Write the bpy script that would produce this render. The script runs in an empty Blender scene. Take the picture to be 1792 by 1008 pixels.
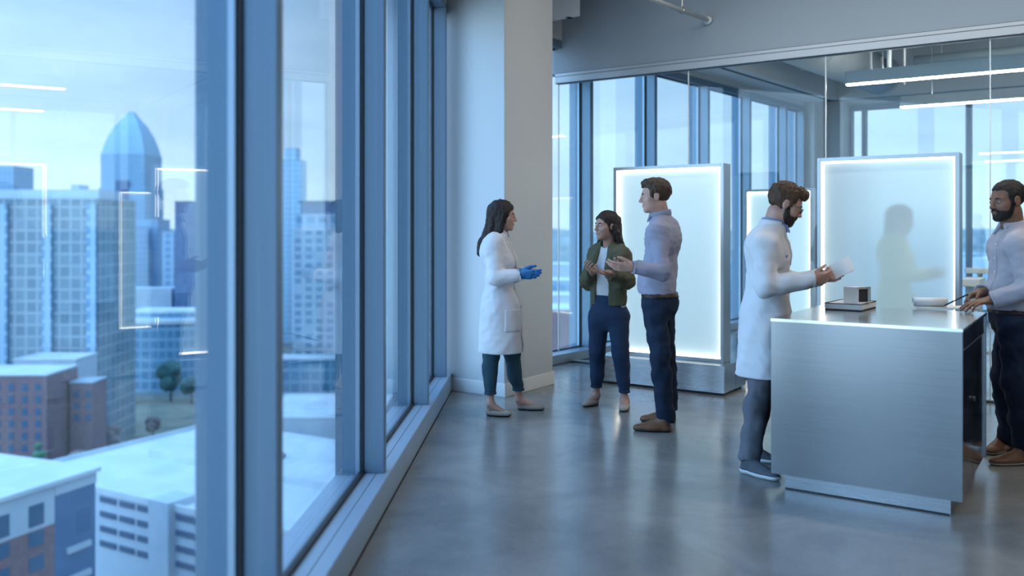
import bpy, bmesh, math, random
import numpy as np
from mathutils import Vector, Matrix

random.seed(7)
SC = bpy.context.scene
COL = SC.collection

# ---------------------------------------------------------------- camera maths
F_PX, CX, HY, EYE = 1544.0, 896.0, 400.0, 1.44      # focal length in pixels, centre column, horizon row, eye height

def at(px, py, Y):
    """The point at distance Y in front of the camera that the photograph shows at (px, py)."""
    return np.array([(px - CX) / F_PX * Y, Y, EYE - (py - HY) / F_PX * Y])

# ---------------------------------------------------------------- objects
def link(name, data, parent=None, loc=(0, 0, 0), rz=0.0):
    o = bpy.data.objects.new(name, data)
    COL.objects.link(o)
    o.location = loc
    o.rotation_euler = (0, 0, rz)
    if parent is not None:
        o.parent = parent
    return o

def thing(name, label, cat, loc=(0, 0, 0), rz=0.0, group=None, kind=None):
    o = link(name, None, None, loc, rz)
    o.empty_display_size = 0.1
    tag(o, label, cat, group, kind)
    return o

def tag(o, label=None, cat=None, group=None, kind=None):
    for k, v in (('label', label), ('category', cat), ('group', group), ('kind', kind)):
        if v:
            o[k] = v
    return o

def structure(name, label=None, loc=(0, 0, 0), rz=0.0, cat=None):
    o = link(name, None, None, loc, rz)
    tag(o, label, cat, None, 'structure')
    return o

def ang(u):
    return math.atan2(u[1], u[0])

class MB:
    """Collects boxes, bars, prisms and tubes; build() links them as one mesh object."""
    def __init__(self):
        self.v, self.f = [], []

    def add(self, vs, fs):
        b = len(self.v)
        self.v += [tuple(map(float, p)) for p in vs]
        self.f += [tuple(b + i for i in f) for f in fs]
        return self

    def box(self, x0, x1, y0, y1, z0, z1):
        vs = [(x, y, z) for z in (z0, z1) for y in (y0, y1) for x in (x0, x1)]
        return self.add(vs, [(0, 2, 3, 1), (4, 5, 7, 6), (0, 1, 5, 4), (2, 6, 7, 3), (0, 4, 6, 2), (1, 3, 7, 5)])

    def prism(self, poly, z0, z1):
        n = len(poly)
        if sum(poly[i][0] * poly[(i + 1) % n][1] - poly[(i + 1) % n][0] * poly[i][1] for i in range(n)) < 0:
            poly = poly[::-1]
        vs = [(p[0], p[1], z0) for p in poly] + [(p[0], p[1], z1) for p in poly]
        fs = [tuple(range(n))[::-1], tuple(range(n, 2 * n))]
        fs += [(i, (i + 1) % n, n + (i + 1) % n, n + i) for i in range(n)]
        return self.add(vs, fs)

    def tube(self, pts, rads, n=12, cap=True):
        pts = [Vector(p) for p in pts]
        if not isinstance(rads, (list, tuple)):
            rads = [rads] * len(pts)
        ref = None
        vs, fs = [], []
        for i, p in enumerate(pts):
            d = (pts[min(i + 1, len(pts) - 1)] - pts[max(i - 1, 0)]).normalized()
            if ref is None:
                ref = Vector((0, 0, 1)) if abs(d.z) < 0.9 else Vector((1, 0, 0))
            s = d.cross(ref).normalized()
            t = s.cross(d).normalized()
            ref = t
            for k in range(n):
                a = 2 * math.pi * k / n
                vs.append(p + (s * math.cos(a) + t * math.sin(a)) * rads[i])
        for i in range(len(pts) - 1):
            for k in range(n):
                k2 = (k + 1) % n
                fs.append((i * n + k, i * n + k2, (i + 1) * n + k2, (i + 1) * n + k))
        if cap:
            fs.append(tuple(range(n))[::-1])
            fs.append(tuple((len(pts) - 1) * n + k for k in range(n)))
        return self.add(vs, fs)

    def lathe(self, prof, c=(0, 0, 0), n=24):
        """prof: (radius, z) pairs from bottom to top."""
        vs, fs = [], []
        for r, z in prof:
            for k in range(n):
                a = 2 * math.pi * k / n
                vs.append((c[0] + r * math.cos(a), c[1] + r * math.sin(a), c[2] + z))
        for i in range(len(prof) - 1):
            for k in range(n):
                k2 = (k + 1) % n
                fs.append((i * n + k, i * n + k2, (i + 1) * n + k2, (i + 1) * n + k))
        fs.append(tuple(range(n))[::-1])
        fs.append(tuple((len(prof) - 1) * n + k for k in range(n)))
        return self.add(vs, fs)

    def build(self, name, mat, parent=None, bevel=0.0, smooth=False, loc=(0, 0, 0), rz=0.0, seg=2):
        me = bpy.data.meshes.new(name)
        me.from_pydata(self.v, [], self.f)
        bm = bmesh.new()
        bm.from_mesh(me)
        if bevel > 0:
            bmesh.ops.bevel(bm, geom=list(bm.edges), offset=bevel, segments=seg, affect='EDGES', clamp_overlap=True)
        bmesh.ops.recalc_face_normals(bm, faces=list(bm.faces))
        bm.to_mesh(me)
        bm.free()
        if smooth:
            me.polygons.foreach_set('use_smooth', [True] * len(me.polygons))
        if mat is not None:
            me.materials.append(mat)
        return link(name, me, parent, loc, rz)

def box(name, mat, b, parent=None, bevel=0.0, **kw):
    return MB().box(*b).build(name, mat, parent, bevel, **kw)

# ---------------------------------------------------------------- materials
def nodes(name):
    m = bpy.data.materials.new(name)
    m.use_nodes = True
    nt = m.node_tree
    nt.nodes.clear()
    out = nt.nodes.new('ShaderNodeOutputMaterial')
    return m, nt, out

def N(nt, typ, **kw):
    n = nt.nodes.new(typ)
    for k, v in kw.items():
        if k in n.inputs:
            n.inputs[k].default_value = v
        else:
            setattr(n, k, v)
    return n

def rgba(c):
    return (c[0], c[1], c[2], 1.0)

def srgb(r, g, b):
    f = lambda x: (x / 255 / 12.92) if x / 255 <= 0.04045 else ((x / 255 + 0.055) / 1.055) ** 2.4
    return (f(r), f(g), f(b))

def surf(name, col, rough=0.6, metal=0.0, col2=None, scale=8.0, bump=0.0, bscale=60.0, spec=0.5, stretch=None, rough2=None, detail=4.0, bdist=0.002):
    """A Principled surface whose colour, gloss and relief vary with noise in object space."""
    m, nt, out = nodes(name)
    b = N(nt, 'ShaderNodeBsdfPrincipled')
    b.inputs['Base Color'].default_value = rgba(col)
    b.inputs['Roughness'].default_value = rough
    b.inputs['Metallic'].default_value = metal
    b.inputs['Specular IOR Level'].default_value = spec
    nt.links.new(b.outputs[0], out.inputs[0])
    tc = N(nt, 'ShaderNodeTexCoord')
    mp = N(nt, 'ShaderNodeMapping')
    if stretch:
        mp.inputs['Scale'].default_value = stretch
    nt.links.new(tc.outputs['Object'], mp.inputs[0])
    if col2 is not None or rough2 is not None:
        nz = N(nt, 'ShaderNodeTexNoise', Scale=scale, Detail=detail, Roughness=0.6)
        nt.links.new(mp.outputs[0], nz.inputs['Vector'])
        if col2 is not None:
            r = N(nt, 'ShaderNodeValToRGB')
            r.color_ramp.elements[0].position, r.color_ramp.elements[1].position = 0.35, 0.65
            r.color_ramp.elements[0].color, r.color_ramp.elements[1].color = rgba(col), rgba(col2)
            nt.links.new(nz.outputs[0], r.inputs[0])
            nt.links.new(r.outputs[0], b.inputs['Base Color'])
        if rough2 is not None:
            mr = N(nt, 'ShaderNodeMapRange')
            mr.inputs['From Min'].default_value, mr.inputs['From Max'].default_value = 0.3, 0.7
            mr.inputs['To Min'].default_value, mr.inputs['To Max'].default_value = rough, rough2
            nt.links.new(nz.outputs[0], mr.inputs[0])
            nt.links.new(mr.outputs[0], b.inputs['Roughness'])
    if bump > 0:
        n2 = N(nt, 'ShaderNodeTexNoise', Scale=bscale, Detail=3.0)
        nt.links.new(mp.outputs[0], n2.inputs['Vector'])
        bp = N(nt, 'ShaderNodeBump', Strength=bump, Distance=bdist)
        nt.links.new(n2.outputs[0], bp.inputs['Height'])
        nt.links.new(bp.outputs[0], b.inputs['Normal'])
    return m

def glow(name, col, strength):
    m, nt, out = nodes(name)
    e = N(nt, 'ShaderNodeEmission', Color=rgba(col), Strength=strength)
    nt.links.new(e.outputs[0], out.inputs[0])
    return m

def clear_glass(name, tint=(1, 1, 1), f0=0.04, gain=0.96):
    """Thin architectural glass: passes light straight through, mirrors more at grazing angles (Schlick)."""
    m, nt, out = nodes(name)
    lw = N(nt, 'ShaderNodeLayerWeight', Blend=0.5)
    p = N(nt, 'ShaderNodeMath', operation='POWER')
    p.inputs[1].default_value = 5.0
    nt.links.new(lw.outputs['Facing'], p.inputs[0])
    a = N(nt, 'ShaderNodeMath', operation='MULTIPLY_ADD')
    a.inputs[1].default_value, a.inputs[2].default_value = gain, f0
    nt.links.new(p.outputs[0], a.inputs[0])
    t = N(nt, 'ShaderNodeBsdfTransparent', Color=rgba(tint))
    g = N(nt, 'ShaderNodeBsdfGlossy', Roughness=0.0)
    mx = N(nt, 'ShaderNodeMixShader')
    nt.links.new(a.outputs[0], mx.inputs[0])
    nt.links.new(t.outputs[0], mx.inputs[1])
    nt.links.new(g.outputs[0], mx.inputs[2])
    nt.links.new(mx.outputs[0], out.inputs[0])
    return m

def facade(name, frame, glassc, glass2, bay, floor, wf, hf, rough=0.35, zoff=0.0):
    """A building skin drawn as a grid of panes between posts and floor bands, the panes of differing tint."""
    m, nt, out = nodes(name)
    b = N(nt, 'ShaderNodeBsdfPrincipled', Roughness=rough)
    nt.links.new(b.outputs[0], out.inputs[0])
    tc = N(nt, 'ShaderNodeTexCoord')
    sp = N(nt, 'ShaderNodeSeparateXYZ')
    nt.links.new(tc.outputs['Object'], sp.inputs[0])
    def math_(op, i0, v1=None, i1=None):
        n = N(nt, 'ShaderNodeMath', operation=op)
        nt.links.new(i0, n.inputs[0])
        if i1 is not None:
            nt.links.new(i1, n.inputs[1])
        elif v1 is not None:
            n.inputs[1].default_value = v1
        return n.outputs[0]
    xy = math_('ADD', sp.outputs[0], i1=sp.outputs[1])
    u = math_('DIVIDE', xy, bay)
    w = math_('DIVIDE', sp.outputs[2], floor)
    fu, fw = math_('FRACT', u), math_('FRACT', w)
    iu, iw = math_('FLOOR', u), math_('FLOOR', w)
    lu, lw_ = math_('LESS_THAN', fu, wf), math_('LESS_THAN', fw, hf)
    line = math_('MAXIMUM', lu, i1=lw_)
    cv = N(nt, 'ShaderNodeCombineXYZ')
    nt.links.new(iu, cv.inputs[0]); nt.links.new(iw, cv.inputs[1])
    wn = N(nt, 'ShaderNodeTexWhiteNoise', noise_dimensions='3D')
    nt.links.new(cv.outputs[0], wn.inputs['Vector'])
    mg = N(nt, 'ShaderNodeMix', data_type='RGBA')
    mg.inputs[6].default_value, mg.inputs[7].default_value = rgba(glassc), rgba(glass2)
    nt.links.new(wn.outputs['Value'], mg.inputs[0])
    mx = N(nt, 'ShaderNodeMix', data_type='RGBA')
    mx.inputs[7].default_value = rgba(frame)
    nt.links.new(mg.outputs[2], mx.inputs[6])
    nt.links.new(line, mx.inputs[0])
    nt.links.new(mx.outputs[2], b.inputs['Base Color'])
    return m
M = {}
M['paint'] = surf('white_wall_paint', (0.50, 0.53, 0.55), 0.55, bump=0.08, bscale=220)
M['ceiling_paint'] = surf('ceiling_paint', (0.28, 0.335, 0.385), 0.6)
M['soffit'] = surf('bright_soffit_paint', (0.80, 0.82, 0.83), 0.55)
M['deck'] = surf('concrete_deck', (0.20, 0.24, 0.25), 0.8, col2=(0.28, 0.33, 0.34), scale=5, bump=0.5, bscale=40, bdist=0.01)
M['baseboard'] = surf('baseboard_paint', (0.78, 0.78, 0.77), 0.4)
M['alu'] = surf('blue_grey_anodised_aluminium', (0.130, 0.205, 0.285), 0.38, metal=0.35, col2=(0.15, 0.225, 0.305), scale=1.2, stretch=(40, 40, 0.4))
M['sill'] = surf('silver_sill_aluminium', (0.34, 0.44, 0.55), 0.36, metal=0.35, bump=0.05, bscale=400)
M['gasket'] = surf('black_gasket', (0.008, 0.012, 0.018), 0.5)
M['alu_out'] = surf('exterior_fin_aluminium', (0.085, 0.165, 0.250), 0.42, metal=0.2)
M['window_glass'] = clear_glass('window_glass', (0.955, 0.985, 1.0), 0.055)
M['partition_glass'] = clear_glass('partition_glass', (0.955, 0.985, 0.985), 0.03)
M['channel'] = surf('grey_channel', (0.42, 0.46, 0.50), 0.4, metal=0.4)
M['groove'] = surf('dark_reveal', (0.06, 0.08, 0.10), 0.6)
M['joint'] = surf('clear_joint_silicone', (0.75, 0.80, 0.82), 0.25)
M['slot'] = surf('black_slot', (0.01, 0.015, 0.02), 0.7)
M['duct'] = None
M['fixture'] = surf('painted_fixture_body', (0.50, 0.56, 0.60), 0.45)
M['lamp'] = glow('lamp_diffuser', (1.0, 0.92, 0.82), 36.0)
M['lamp_up'] = glow('added_uplight_glow', (1.0, 0.97, 0.93), 60.0)
M['cable'] = surf('steel_cable', (0.45, 0.48, 0.5), 0.35, metal=0.8)
M['pipe'] = surf('painted_pipe', (0.66, 0.69, 0.70), 0.5)
M['lag'] = surf('pipe_lagging', (0.50, 0.56, 0.57), 0.8, bump=0.6, bscale=25, bdist=0.01)

def duct_material():
    m, nt, out = nodes('spiral_duct_white')
    b = N(nt, 'ShaderNodeBsdfPrincipled', Roughness=0.45)
    b.inputs['Base Color'].default_value = (0.66, 0.71, 0.73, 1)
    tc = N(nt, 'ShaderNodeTexCoord')
    wv = N(nt, 'ShaderNodeTexWave', Scale=5.0, bands_direction='X', wave_profile='SIN')
    nt.links.new(tc.outputs['Object'], wv.inputs['Vector'])
    bp = N(nt, 'ShaderNodeBump', Strength=0.7, Distance=0.012)
    nt.links.new(wv.outputs['Fac'], bp.inputs['Height'])
    nt.links.new(bp.outputs[0], b.inputs['Normal'])
    nt.links.new(b.outputs[0], out.inputs[0])
    return m
M['duct'] = duct_material()

def concrete_floor():
    m, nt, out = nodes('polished_concrete')
    b = N(nt, 'ShaderNodeBsdfPrincipled')
    b.inputs['Specular IOR Level'].default_value = 0.55
    tc = N(nt, 'ShaderNodeTexCoord')
    n1 = N(nt, 'ShaderNodeTexNoise', Scale=1.3, Detail=8.0, Roughness=0.62, Distortion=0.6)
    n2 = N(nt, 'ShaderNodeTexNoise', Scale=90.0, Detail=3.0)
    n3 = N(nt, 'ShaderNodeTexNoise', Scale=2.5, Detail=3.0, Roughness=0.5, Distortion=0.2)
    for n in (n1, n2, n3):
        nt.links.new(tc.outputs['Object'], n.inputs['Vector'])
    r = N(nt, 'ShaderNodeValToRGB')
    e = r.color_ramp.elements
    e[0].position, e[1].position = 0.33, 0.68
    e[0].color, e[1].color = (0.150, 0.160, 0.166, 1), (0.285, 0.292, 0.286, 1)
    nt.links.new(n1.outputs[0], r.inputs[0])
    mx = N(nt, 'ShaderNodeMix', data_type='RGBA', blend_type='MULTIPLY')
    mx.inputs[0].default_value = 0.35
    nt.links.new(r.outputs[0], mx.inputs[6])
    nt.links.new(n2.outputs['Color'], mx.inputs[7])
    nt.links.new(mx.outputs[2], b.inputs['Base Color'])
    mr = N(nt, 'ShaderNodeMapRange')
    mr.inputs['From Min'].default_value, mr.inputs['From Max'].default_value = 0.3, 0.7
    mr.inputs['To Min'].default_value, mr.inputs['To Max'].default_value = 0.17, 0.26
    nt.links.new(n3.outputs[0], mr.inputs[0])
    nt.links.new(mr.outputs[0], b.inputs['Roughness'])
    bp = N(nt, 'ShaderNodeBump', Strength=0.008, Distance=0.003)
    nt.links.new(n3.outputs[0], bp.inputs['Height'])
    nt.links.new(bp.outputs[0], b.inputs['Normal'])
    nt.links.new(b.outputs[0], out.inputs[0])
    return m
M['floor'] = concrete_floor()

def brushed(name, col, r0, r1, stretch, bump=0.0, aniso=0.0, tangent=(1, 0, 0)):
    m = surf(name, col, r0, metal=1.0, scale=2.0, stretch=stretch, rough2=r1, col2=tuple(c * 1.10 for c in col), detail=3.0)
    if aniso:
        nt = m.node_tree
        b = next(n for n in nt.nodes if n.type == 'BSDF_PRINCIPLED')
        b.inputs['Anisotropic'].default_value = aniso
        cv = N(nt, 'ShaderNodeCombineXYZ')
        for i in range(3):
            cv.inputs[i].default_value = tangent[i]
        vt = N(nt, 'ShaderNodeVectorTransform', vector_type='VECTOR', convert_from='OBJECT', convert_to='WORLD')
        nt.links.new(cv.outputs[0], vt.inputs[0])
        nt.links.new(vt.outputs[0], b.inputs['Tangent'])
    return m
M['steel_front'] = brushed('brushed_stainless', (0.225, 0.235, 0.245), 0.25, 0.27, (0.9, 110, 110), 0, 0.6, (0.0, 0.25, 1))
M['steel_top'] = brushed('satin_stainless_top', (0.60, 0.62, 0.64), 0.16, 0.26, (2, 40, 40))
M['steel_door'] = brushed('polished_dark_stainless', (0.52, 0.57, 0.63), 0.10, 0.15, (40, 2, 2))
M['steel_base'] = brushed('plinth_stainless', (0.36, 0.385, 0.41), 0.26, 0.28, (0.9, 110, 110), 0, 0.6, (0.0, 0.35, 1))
M['panel_frame'] = surf('satin_panel_frame', (0.34, 0.38, 0.41), 0.3, metal=0.75)
M['led'] = glow('edge_led', (1.0, 0.93, 0.76), 5.0)

def frosted(name, col, emit, through):
    """Edge-lit frosted glass: evenly lit acrylic, part of it letting a blurred view through."""
    m, nt, out = nodes(name)
    d = N(nt, 'ShaderNodeBsdfPrincipled')
    d.inputs['Base Color'].default_value = rgba(col)
    d.inputs['Roughness'].default_value = 0.45
    d.inputs['Emission Color'].default_value = rgba(emit[0])
    d.inputs['Emission Strength'].default_value = emit[1]
    g = N(nt, 'ShaderNodeBsdfRefraction', Color=(0.92, 0.97, 0.97, 1), Roughness=0.46, IOR=1.10)
    mx = N(nt, 'ShaderNodeMixShader')
    mx.inputs[0].default_value = through
    nt.links.new(d.outputs[0], mx.inputs[1])
    nt.links.new(g.outputs[0], mx.inputs[2])
    nt.links.new(mx.outputs[0], out.inputs[0])
    return m
M['frost_mid'] = frosted('frosted_panel_glass', (0.62, 0.68, 0.70), ((0.50, 0.80, 0.94), 0.40), 0.25)
M['frost_right'] = frosted('frosted_panel_glass_clearer', (0.60, 0.67, 0.70), ((0.50, 0.77, 0.94), 0.44), 0.62)
# ---------------------------------------------------------------- the plan of the room
A = np.array([0.830, -0.558])          # along the glass partition, to the right and nearer
B = np.array([0.558, 0.830])           # square to it, to the right and further
UL = np.array([0.033, 1.0]); UL /= np.linalg.norm(UL)
GL0 = np.array([-0.943, 0.0])          # the left window wall's glass plane
UW = np.array([0.643, 0.766])
GW0 = np.array([0.505, 9.68])          # the far window wall's glass plane
CORNER = GW0 + UW * 7.30
GN0 = CORNER                            # the end window wall runs from the far corner along A

def isect(p, u, q, v):
    m = np.array([[u[0], -v[0]], [u[1], -v[1]]])
    s = np.linalg.solve(m, q - p)
    return p + u * s[0]

LW = isect(GL0, UL, GW0, UW)           # where left and far window walls meet, behind the column
BACK_Y, RIGHT_X = -5.0, 9.5
L_BACK = isect(GL0, UL, np.array([0, BACK_Y]), np.array([1.0, 0]))
N_RIGHT = isect(GN0, A, np.array([RIGHT_X, 0]), np.array([0, 1.0]))
outline = [L_BACK, LW, CORNER, N_RIGHT, np.array([RIGHT_X, BACK_Y])]
CEIL, DECK = 4.15, 4.32

fl = MB().prism([tuple(p) for p in outline], -0.30, 0.0).build('floor', M['floor'])
tag(fl, 'polished grey concrete floor', None, None, 'structure')

# the partition line: passes through the point seen at column 981
P0 = isect(np.array([0.49, 9.60]), A, GW0, UW) + A * 0.02
def on_partition(px):
    k = (px - CX) / F_PX
    s = (k * P0[1] - P0[0]) / (A[0] - k * A[1])
    return s
P_END = (RIGHT_X - P0[0]) / A[0]
pe = P0 + A * P_END

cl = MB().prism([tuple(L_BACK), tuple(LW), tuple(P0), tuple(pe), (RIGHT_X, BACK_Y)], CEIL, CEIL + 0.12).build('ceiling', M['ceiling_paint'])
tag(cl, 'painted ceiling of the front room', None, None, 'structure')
dk = MB().prism([tuple(P0 + B * 0.16), tuple(CORNER), tuple(N_RIGHT), tuple(pe + B * 0.16)], DECK, DECK + 0.2).build('ceiling.001', M['deck'])
tag(dk, 'exposed grey concrete deck over the back room', None, None, 'structure')

wr = box('wall_right', M['paint'], (RIGHT_X, RIGHT_X + 0.15, BACK_Y, N_RIGHT[1], 0, DECK + 0.2)); tag(wr, 'white wall to the right', None, None, 'structure')
wb = box('wall_back', M['paint'], (L_BACK[0], RIGHT_X, BACK_Y - 0.15, BACK_Y, 0, DECK + 0.2)); tag(wb, 'white wall behind the camera', None, None, 'structure')

# ---------------------------------------------------------------- window walls
# local frame: x along the wall, y out of the building, z up; the glass stands at y = 0
def window_wall(side, origin, u, x0, x1, lines, head, sill_z, sill_d, flip=False, in_d=0.118, out_d=0.142, top=DECK + 0.2):
    """lines: x of each mullion's glazing line (the glass bay ends there)."""
    rz = ang(u)
    s = -1.0 if flip else 1.0           # +y is outward unless flipped
    Y = lambda a, b: (min(s * a, s * b), max(s * a, s * b))
    # wall above the windows
    r = structure('wall_' + side, 'wall band above the windows', (origin[0], origin[1], 0), rz)
    box('spandrel', M['paint'], (x0, x1, *Y(-0.10, 0.12), head + 0.085, top), r)
    # sill
    t = structure('trim_' + side, 'low aluminium sill box along the window foot', (origin[0], origin[1], 0), rz)
    box('sill_box', M['sill'], (x0, x1, *Y(-sill_d, -0.012), 0.0, sill_z), t, 0.004)
    box('sill_seam', M['groove'], (x0, x1, *Y(-sill_d * 0.52 - 0.002, -sill_d * 0.52 + 0.002), sill_z - 0.002, sill_z + 0.0006), t)
    box('floor_gap', M['slot'], (x0, x1, *Y(-sill_d - 0.006, -sill_d + 0.002), 0.0, 0.006), t)
    box('outer_ledge', M['sill'], (x0, x1, *Y(0.014, 0.145), -0.02, sill_z - 0.012), t, 0.004)
    box('slab_edge', M['alu_out'], (x0, x1, *Y(0.0, 0.145), -0.55, -0.03), t)
    hd = structure('trim_head_' + side, 'aluminium head rail of the windows', (origin[0], origin[1], 0), rz)
    box('head_rail', M['alu'], (x0, x1, *Y(-0.10, 0.03), head, head + 0.085), hd, 0.003)
    box('head_gasket', M['gasket'], (x0, x1, *Y(-0.012, 0.012), head - 0.014, head), hd)
    # bays
    for i in range(len(lines) - 1):
        a, b = lines[i], lines[i + 1]
        w = structure('window_%s_%d' % (side, i + 1), 'tall window bay', (origin[0], origin[1], 0), rz)
        MB().box(a + 0.062, b - 0.004, *Y(-0.006, 0.006), sill_z - 0.02, head).build('glass_pane', M['window_glass'], w)
        g = MB()
        g.box(b - 0.011, b + 0.002, *Y(-0.009, 0.010), sill_z - 0.01, head)
        g.box(a + 0.058, a + 0.070, *Y(-0.012, 0.012), sill_z - 0.01, head)
        g.box(a + 0.062, b, *Y(-0.014, 0.012), sill_z - 0.002, sill_z + 0.016)
        g.build('gasket', M['gasket'], w)
        box('bead', M['sill'], (b - 0.026, b - 0.013, *Y(0.008, 0.03), sill_z, head), w)
    for x in lines:
        m = structure('trim_mullion_' + side, 'vertical aluminium mullion between window bays', (origin[0], origin[1], 0), rz)
        box('inner_post', M['alu'], (x, x + 0.062, *Y(-in_d, 0.0), sill_z - 0.001, head + 0.002), m, 0.003)
        box('outer_fin', M['alu_out'], (x - 0.004, x + 0.058, *Y(0.010, out_d), sill_z - 0.014, head + 0.5), m, 0.003)
        box('thermal_break', M['gasket'], (x + 0.006, x + 0.05, *Y(0.0, 0.010), sill_z - 0.01, head), m)

len_left = float(np.dot(LW - GL0, UL))
window_wall('left', GL0, UL, -5.0, len_left - 0.30, [-4.76, -2.88, -1.0, 0.88, 2.765, 4.648, 6.448, 7.66], 3.36, 0.152, 0.147)
len_w = 6.72
x_near = -float(np.dot(GW0 - LW, UW)) + 0.30
window_wall('far', GW0, UW, x_near, len_w, [-2.35, -0.97, 0.43, 1.827, 3.23, 4.54, 5.86, 6.60], 3.395, 0.10, 0.20, in_d=0.13, out_d=0.16)
window_wall('end', GN0, A, 0.62, float(np.dot(N_RIGHT - GN0, A)), [0.62, 0.835, 2.40, 3.97, 5.1], 3.43, 0.15, 0.16, in_d=0.10, out_d=0.06)

# ---------------------------------------------------------------- columns
K = np.array([-0.063, 7.54])            # the near corner of the front column
col = structure('wall_column', 'white square column between window wall and partition', (K[0], K[1], 0), ang(A))
c_w, c_d = 0.66, 0.79
box('shaft', M['paint'], (-c_w, 0, 0, c_d, 0.0, CEIL), col, 0.004)
bb = structure('baseboard_column', 'white baseboard around the column', (K[0], K[1], 0), ang(A))
mb = MB()
mb.box(-c_w - 0.012, 0.012, -0.012, 0.0, 0.0, 0.115)
mb.box(0.0, 0.012, 0.0, c_d + 0.012, 0.0, 0.115)
mb.build('board', M['baseboard'], bb, 0.002)
# the corner column in the back room
cc = structure('wall_corner_column', 'white column in the far corner of the back room', (CORNER[0], CORNER[1], 0), ang(A))
MB().prism([tuple(p) for p in ((0.66, 0.12), (0.62, -0.42), (0.26, -0.46), (0.20, -0.62), (-0.06, -0.60), (-0.24, -0.30), (-0.1, 0.12))], 0, DECK).build('shaft', M['paint'], cc)

# ---------------------------------------------------------------- bulkhead and glass partition
bk = structure('wall_bulkhead', 'white bulkhead above the glass partition', (P0[0], P0[1], 0), ang(A))
Z_TRIM, Z_HEAD = 3.125, 3.02
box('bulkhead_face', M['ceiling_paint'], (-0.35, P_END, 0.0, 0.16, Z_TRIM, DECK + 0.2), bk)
pt = structure('wall_partition', 'frameless glass partition between front and back room', (P0[0], P0[1], 0), ang(A))
hc = box('head_channel', M['channel'], (0.0, P_END, -0.012, 0.11, Z_HEAD, Z_TRIM - 0.004), pt, 0.002)
mb = MB(); mb.box(0.0, P_END, -0.0135, -0.011, Z_TRIM - 0.040, Z_TRIM - 0.034); mb.box(0.0, P_END, -0.010, 0.0, Z_TRIM - 0.004, Z_TRIM)
mb.box(0.0, P_END, 0.0, 0.05, Z_HEAD - 0.006, Z_HEAD)
mb.build('reveal', M['groove'], pt)
box('floor_channel', M['channel'], (0.0, P_END, 0.02, 0.075, 0.0, 0.022), pt, 0.002)
mb = MB(); mb.box(0.0, P_END, 0.016, 0.020, 0.0, 0.010); mb.build('channel_shadow_gap', M['slot'], pt)
js = [0.012] + [on_partition(p) for p in (1202, 1443, 1732)]
js += [js[-1] + 1.45, js[-1] + 2.9, P_END]
for a, b in zip(js[:-1], js[1:]):
    MB().box(a + 0.004, b - 0.004, 0.040, 0.052, 0.02, Z_HEAD).build('glass_pane', M['partition_glass'], pt)
for j in js[:-1]:
    box('joint', M['joint'], (j - 0.0045, j + 0.0045, 0.038, 0.054, 0.02, Z_HEAD), pt)

# ---------------------------------------------------------------- soffits along the windows
SOF = 3.55
def soffit(name, label, origin, u, x0, x1, depth, z, slot=True):
    r = structure(name, label, (origin[0], origin[1], 0), ang(u))
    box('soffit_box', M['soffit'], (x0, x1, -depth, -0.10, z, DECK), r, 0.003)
    if slot:
        box('slot_diffuser', M['slot'], (x0 + 0.02, x1 - 0.05, -depth + 0.10, -depth + 0.15, z - 0.003, z + 0.002), r)
    return r
tp = float(np.dot(P0 - GW0, UW))
soffit('trim_soffit_front', 'boxed soffit with a slot diffuser beside the column', GW0, UW, x_near + 1.1, tp - 0.35, 0.60, 3.60)
soffit('trim_soffit_far', 'boxed soffit with a slot diffuser above the far windows', GW0, UW, tp + 0.95, 6.9, 0.62, SOF)
soffit('trim_soffit_end', 'boxed soffit above the end windows', GN0, A, 0.3, float(np.dot(N_RIGHT - GN0, A)), 0.62, SOF, True)

# ---------------------------------------------------------------- services under the deck
def along(p, u, t):
    return np.array([p[0] + u[0] * t, p[1] + u[1] * t, p[2]])

pe_ = at(1240, 36, 8.62)
t = thing('conduit_pipe', 'white conduit pipe running under the front ceiling into the bulkhead', 'pipe', tuple(along(pe_, UW, -0.02)), ang(UW))
MB().tube([(0, 0, 0), (-3.2, 0, 0)], 0.021, 14).build('pipe', M['pipe'], t, smooth=True)
for x in (-0.5, -1.9):
    f = MB().tube([(x - 0.012, 0, 0), (x + 0.012, 0, 0)], 0.030, 14).build('clamp', M['cable'], t, smooth=True)
    MB().tube([(0, 0, 0.03), (0, 0, CEIL - pe_[2] - 0.004)], 0.006, 8).build('rod', M['cable'], f, loc=(x, 0, 0))
MB().tube([(-0.004, 0, 0), (0.016, 0, 0)], 0.040, 16).build('wall_flange', M['pipe'], t, smooth=True)

# spiral duct in the back room
d0 = at(1442, 92, 11.6)
t = thing('air_duct', 'white ribbed round air duct hanging behind the glass near the corner', 'duct', tuple(d0), ang(UW))
MB().tube([(-1.5, 0, 0), (2.25, 0, 0)], 0.285, 40).build('duct_body', M['duct'], t, smooth=False).data.polygons.foreach_set('use_smooth', [True] * 40 + [False] * 2)
MB().tube([(2.25, 0, 0), (2.32, 0, 0)], [0.30, 0.30], 40).build('end_collar', M['pipe'], t)
g = MB().box(1.42, 1.74, -0.31, -0.275, -0.14, 0.12).build('register', M['pipe'], t, 0.004)
mb = MB()
for k in range(7):
    mb.box(1.445, 1.715, -0.318, -0.309, -0.118 + k * 0.033, -0.118 + k * 0.033 + 0.022)
mb.build('louvre', M['groove'], g)
for x in (-0.8, 1.0):
    MB().tube([(x, 0, 0.28), (x, 0, DECK - d0[2] - 0.004)], 0.008, 8).build('hanger_rod', M['cable'], t)

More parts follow.
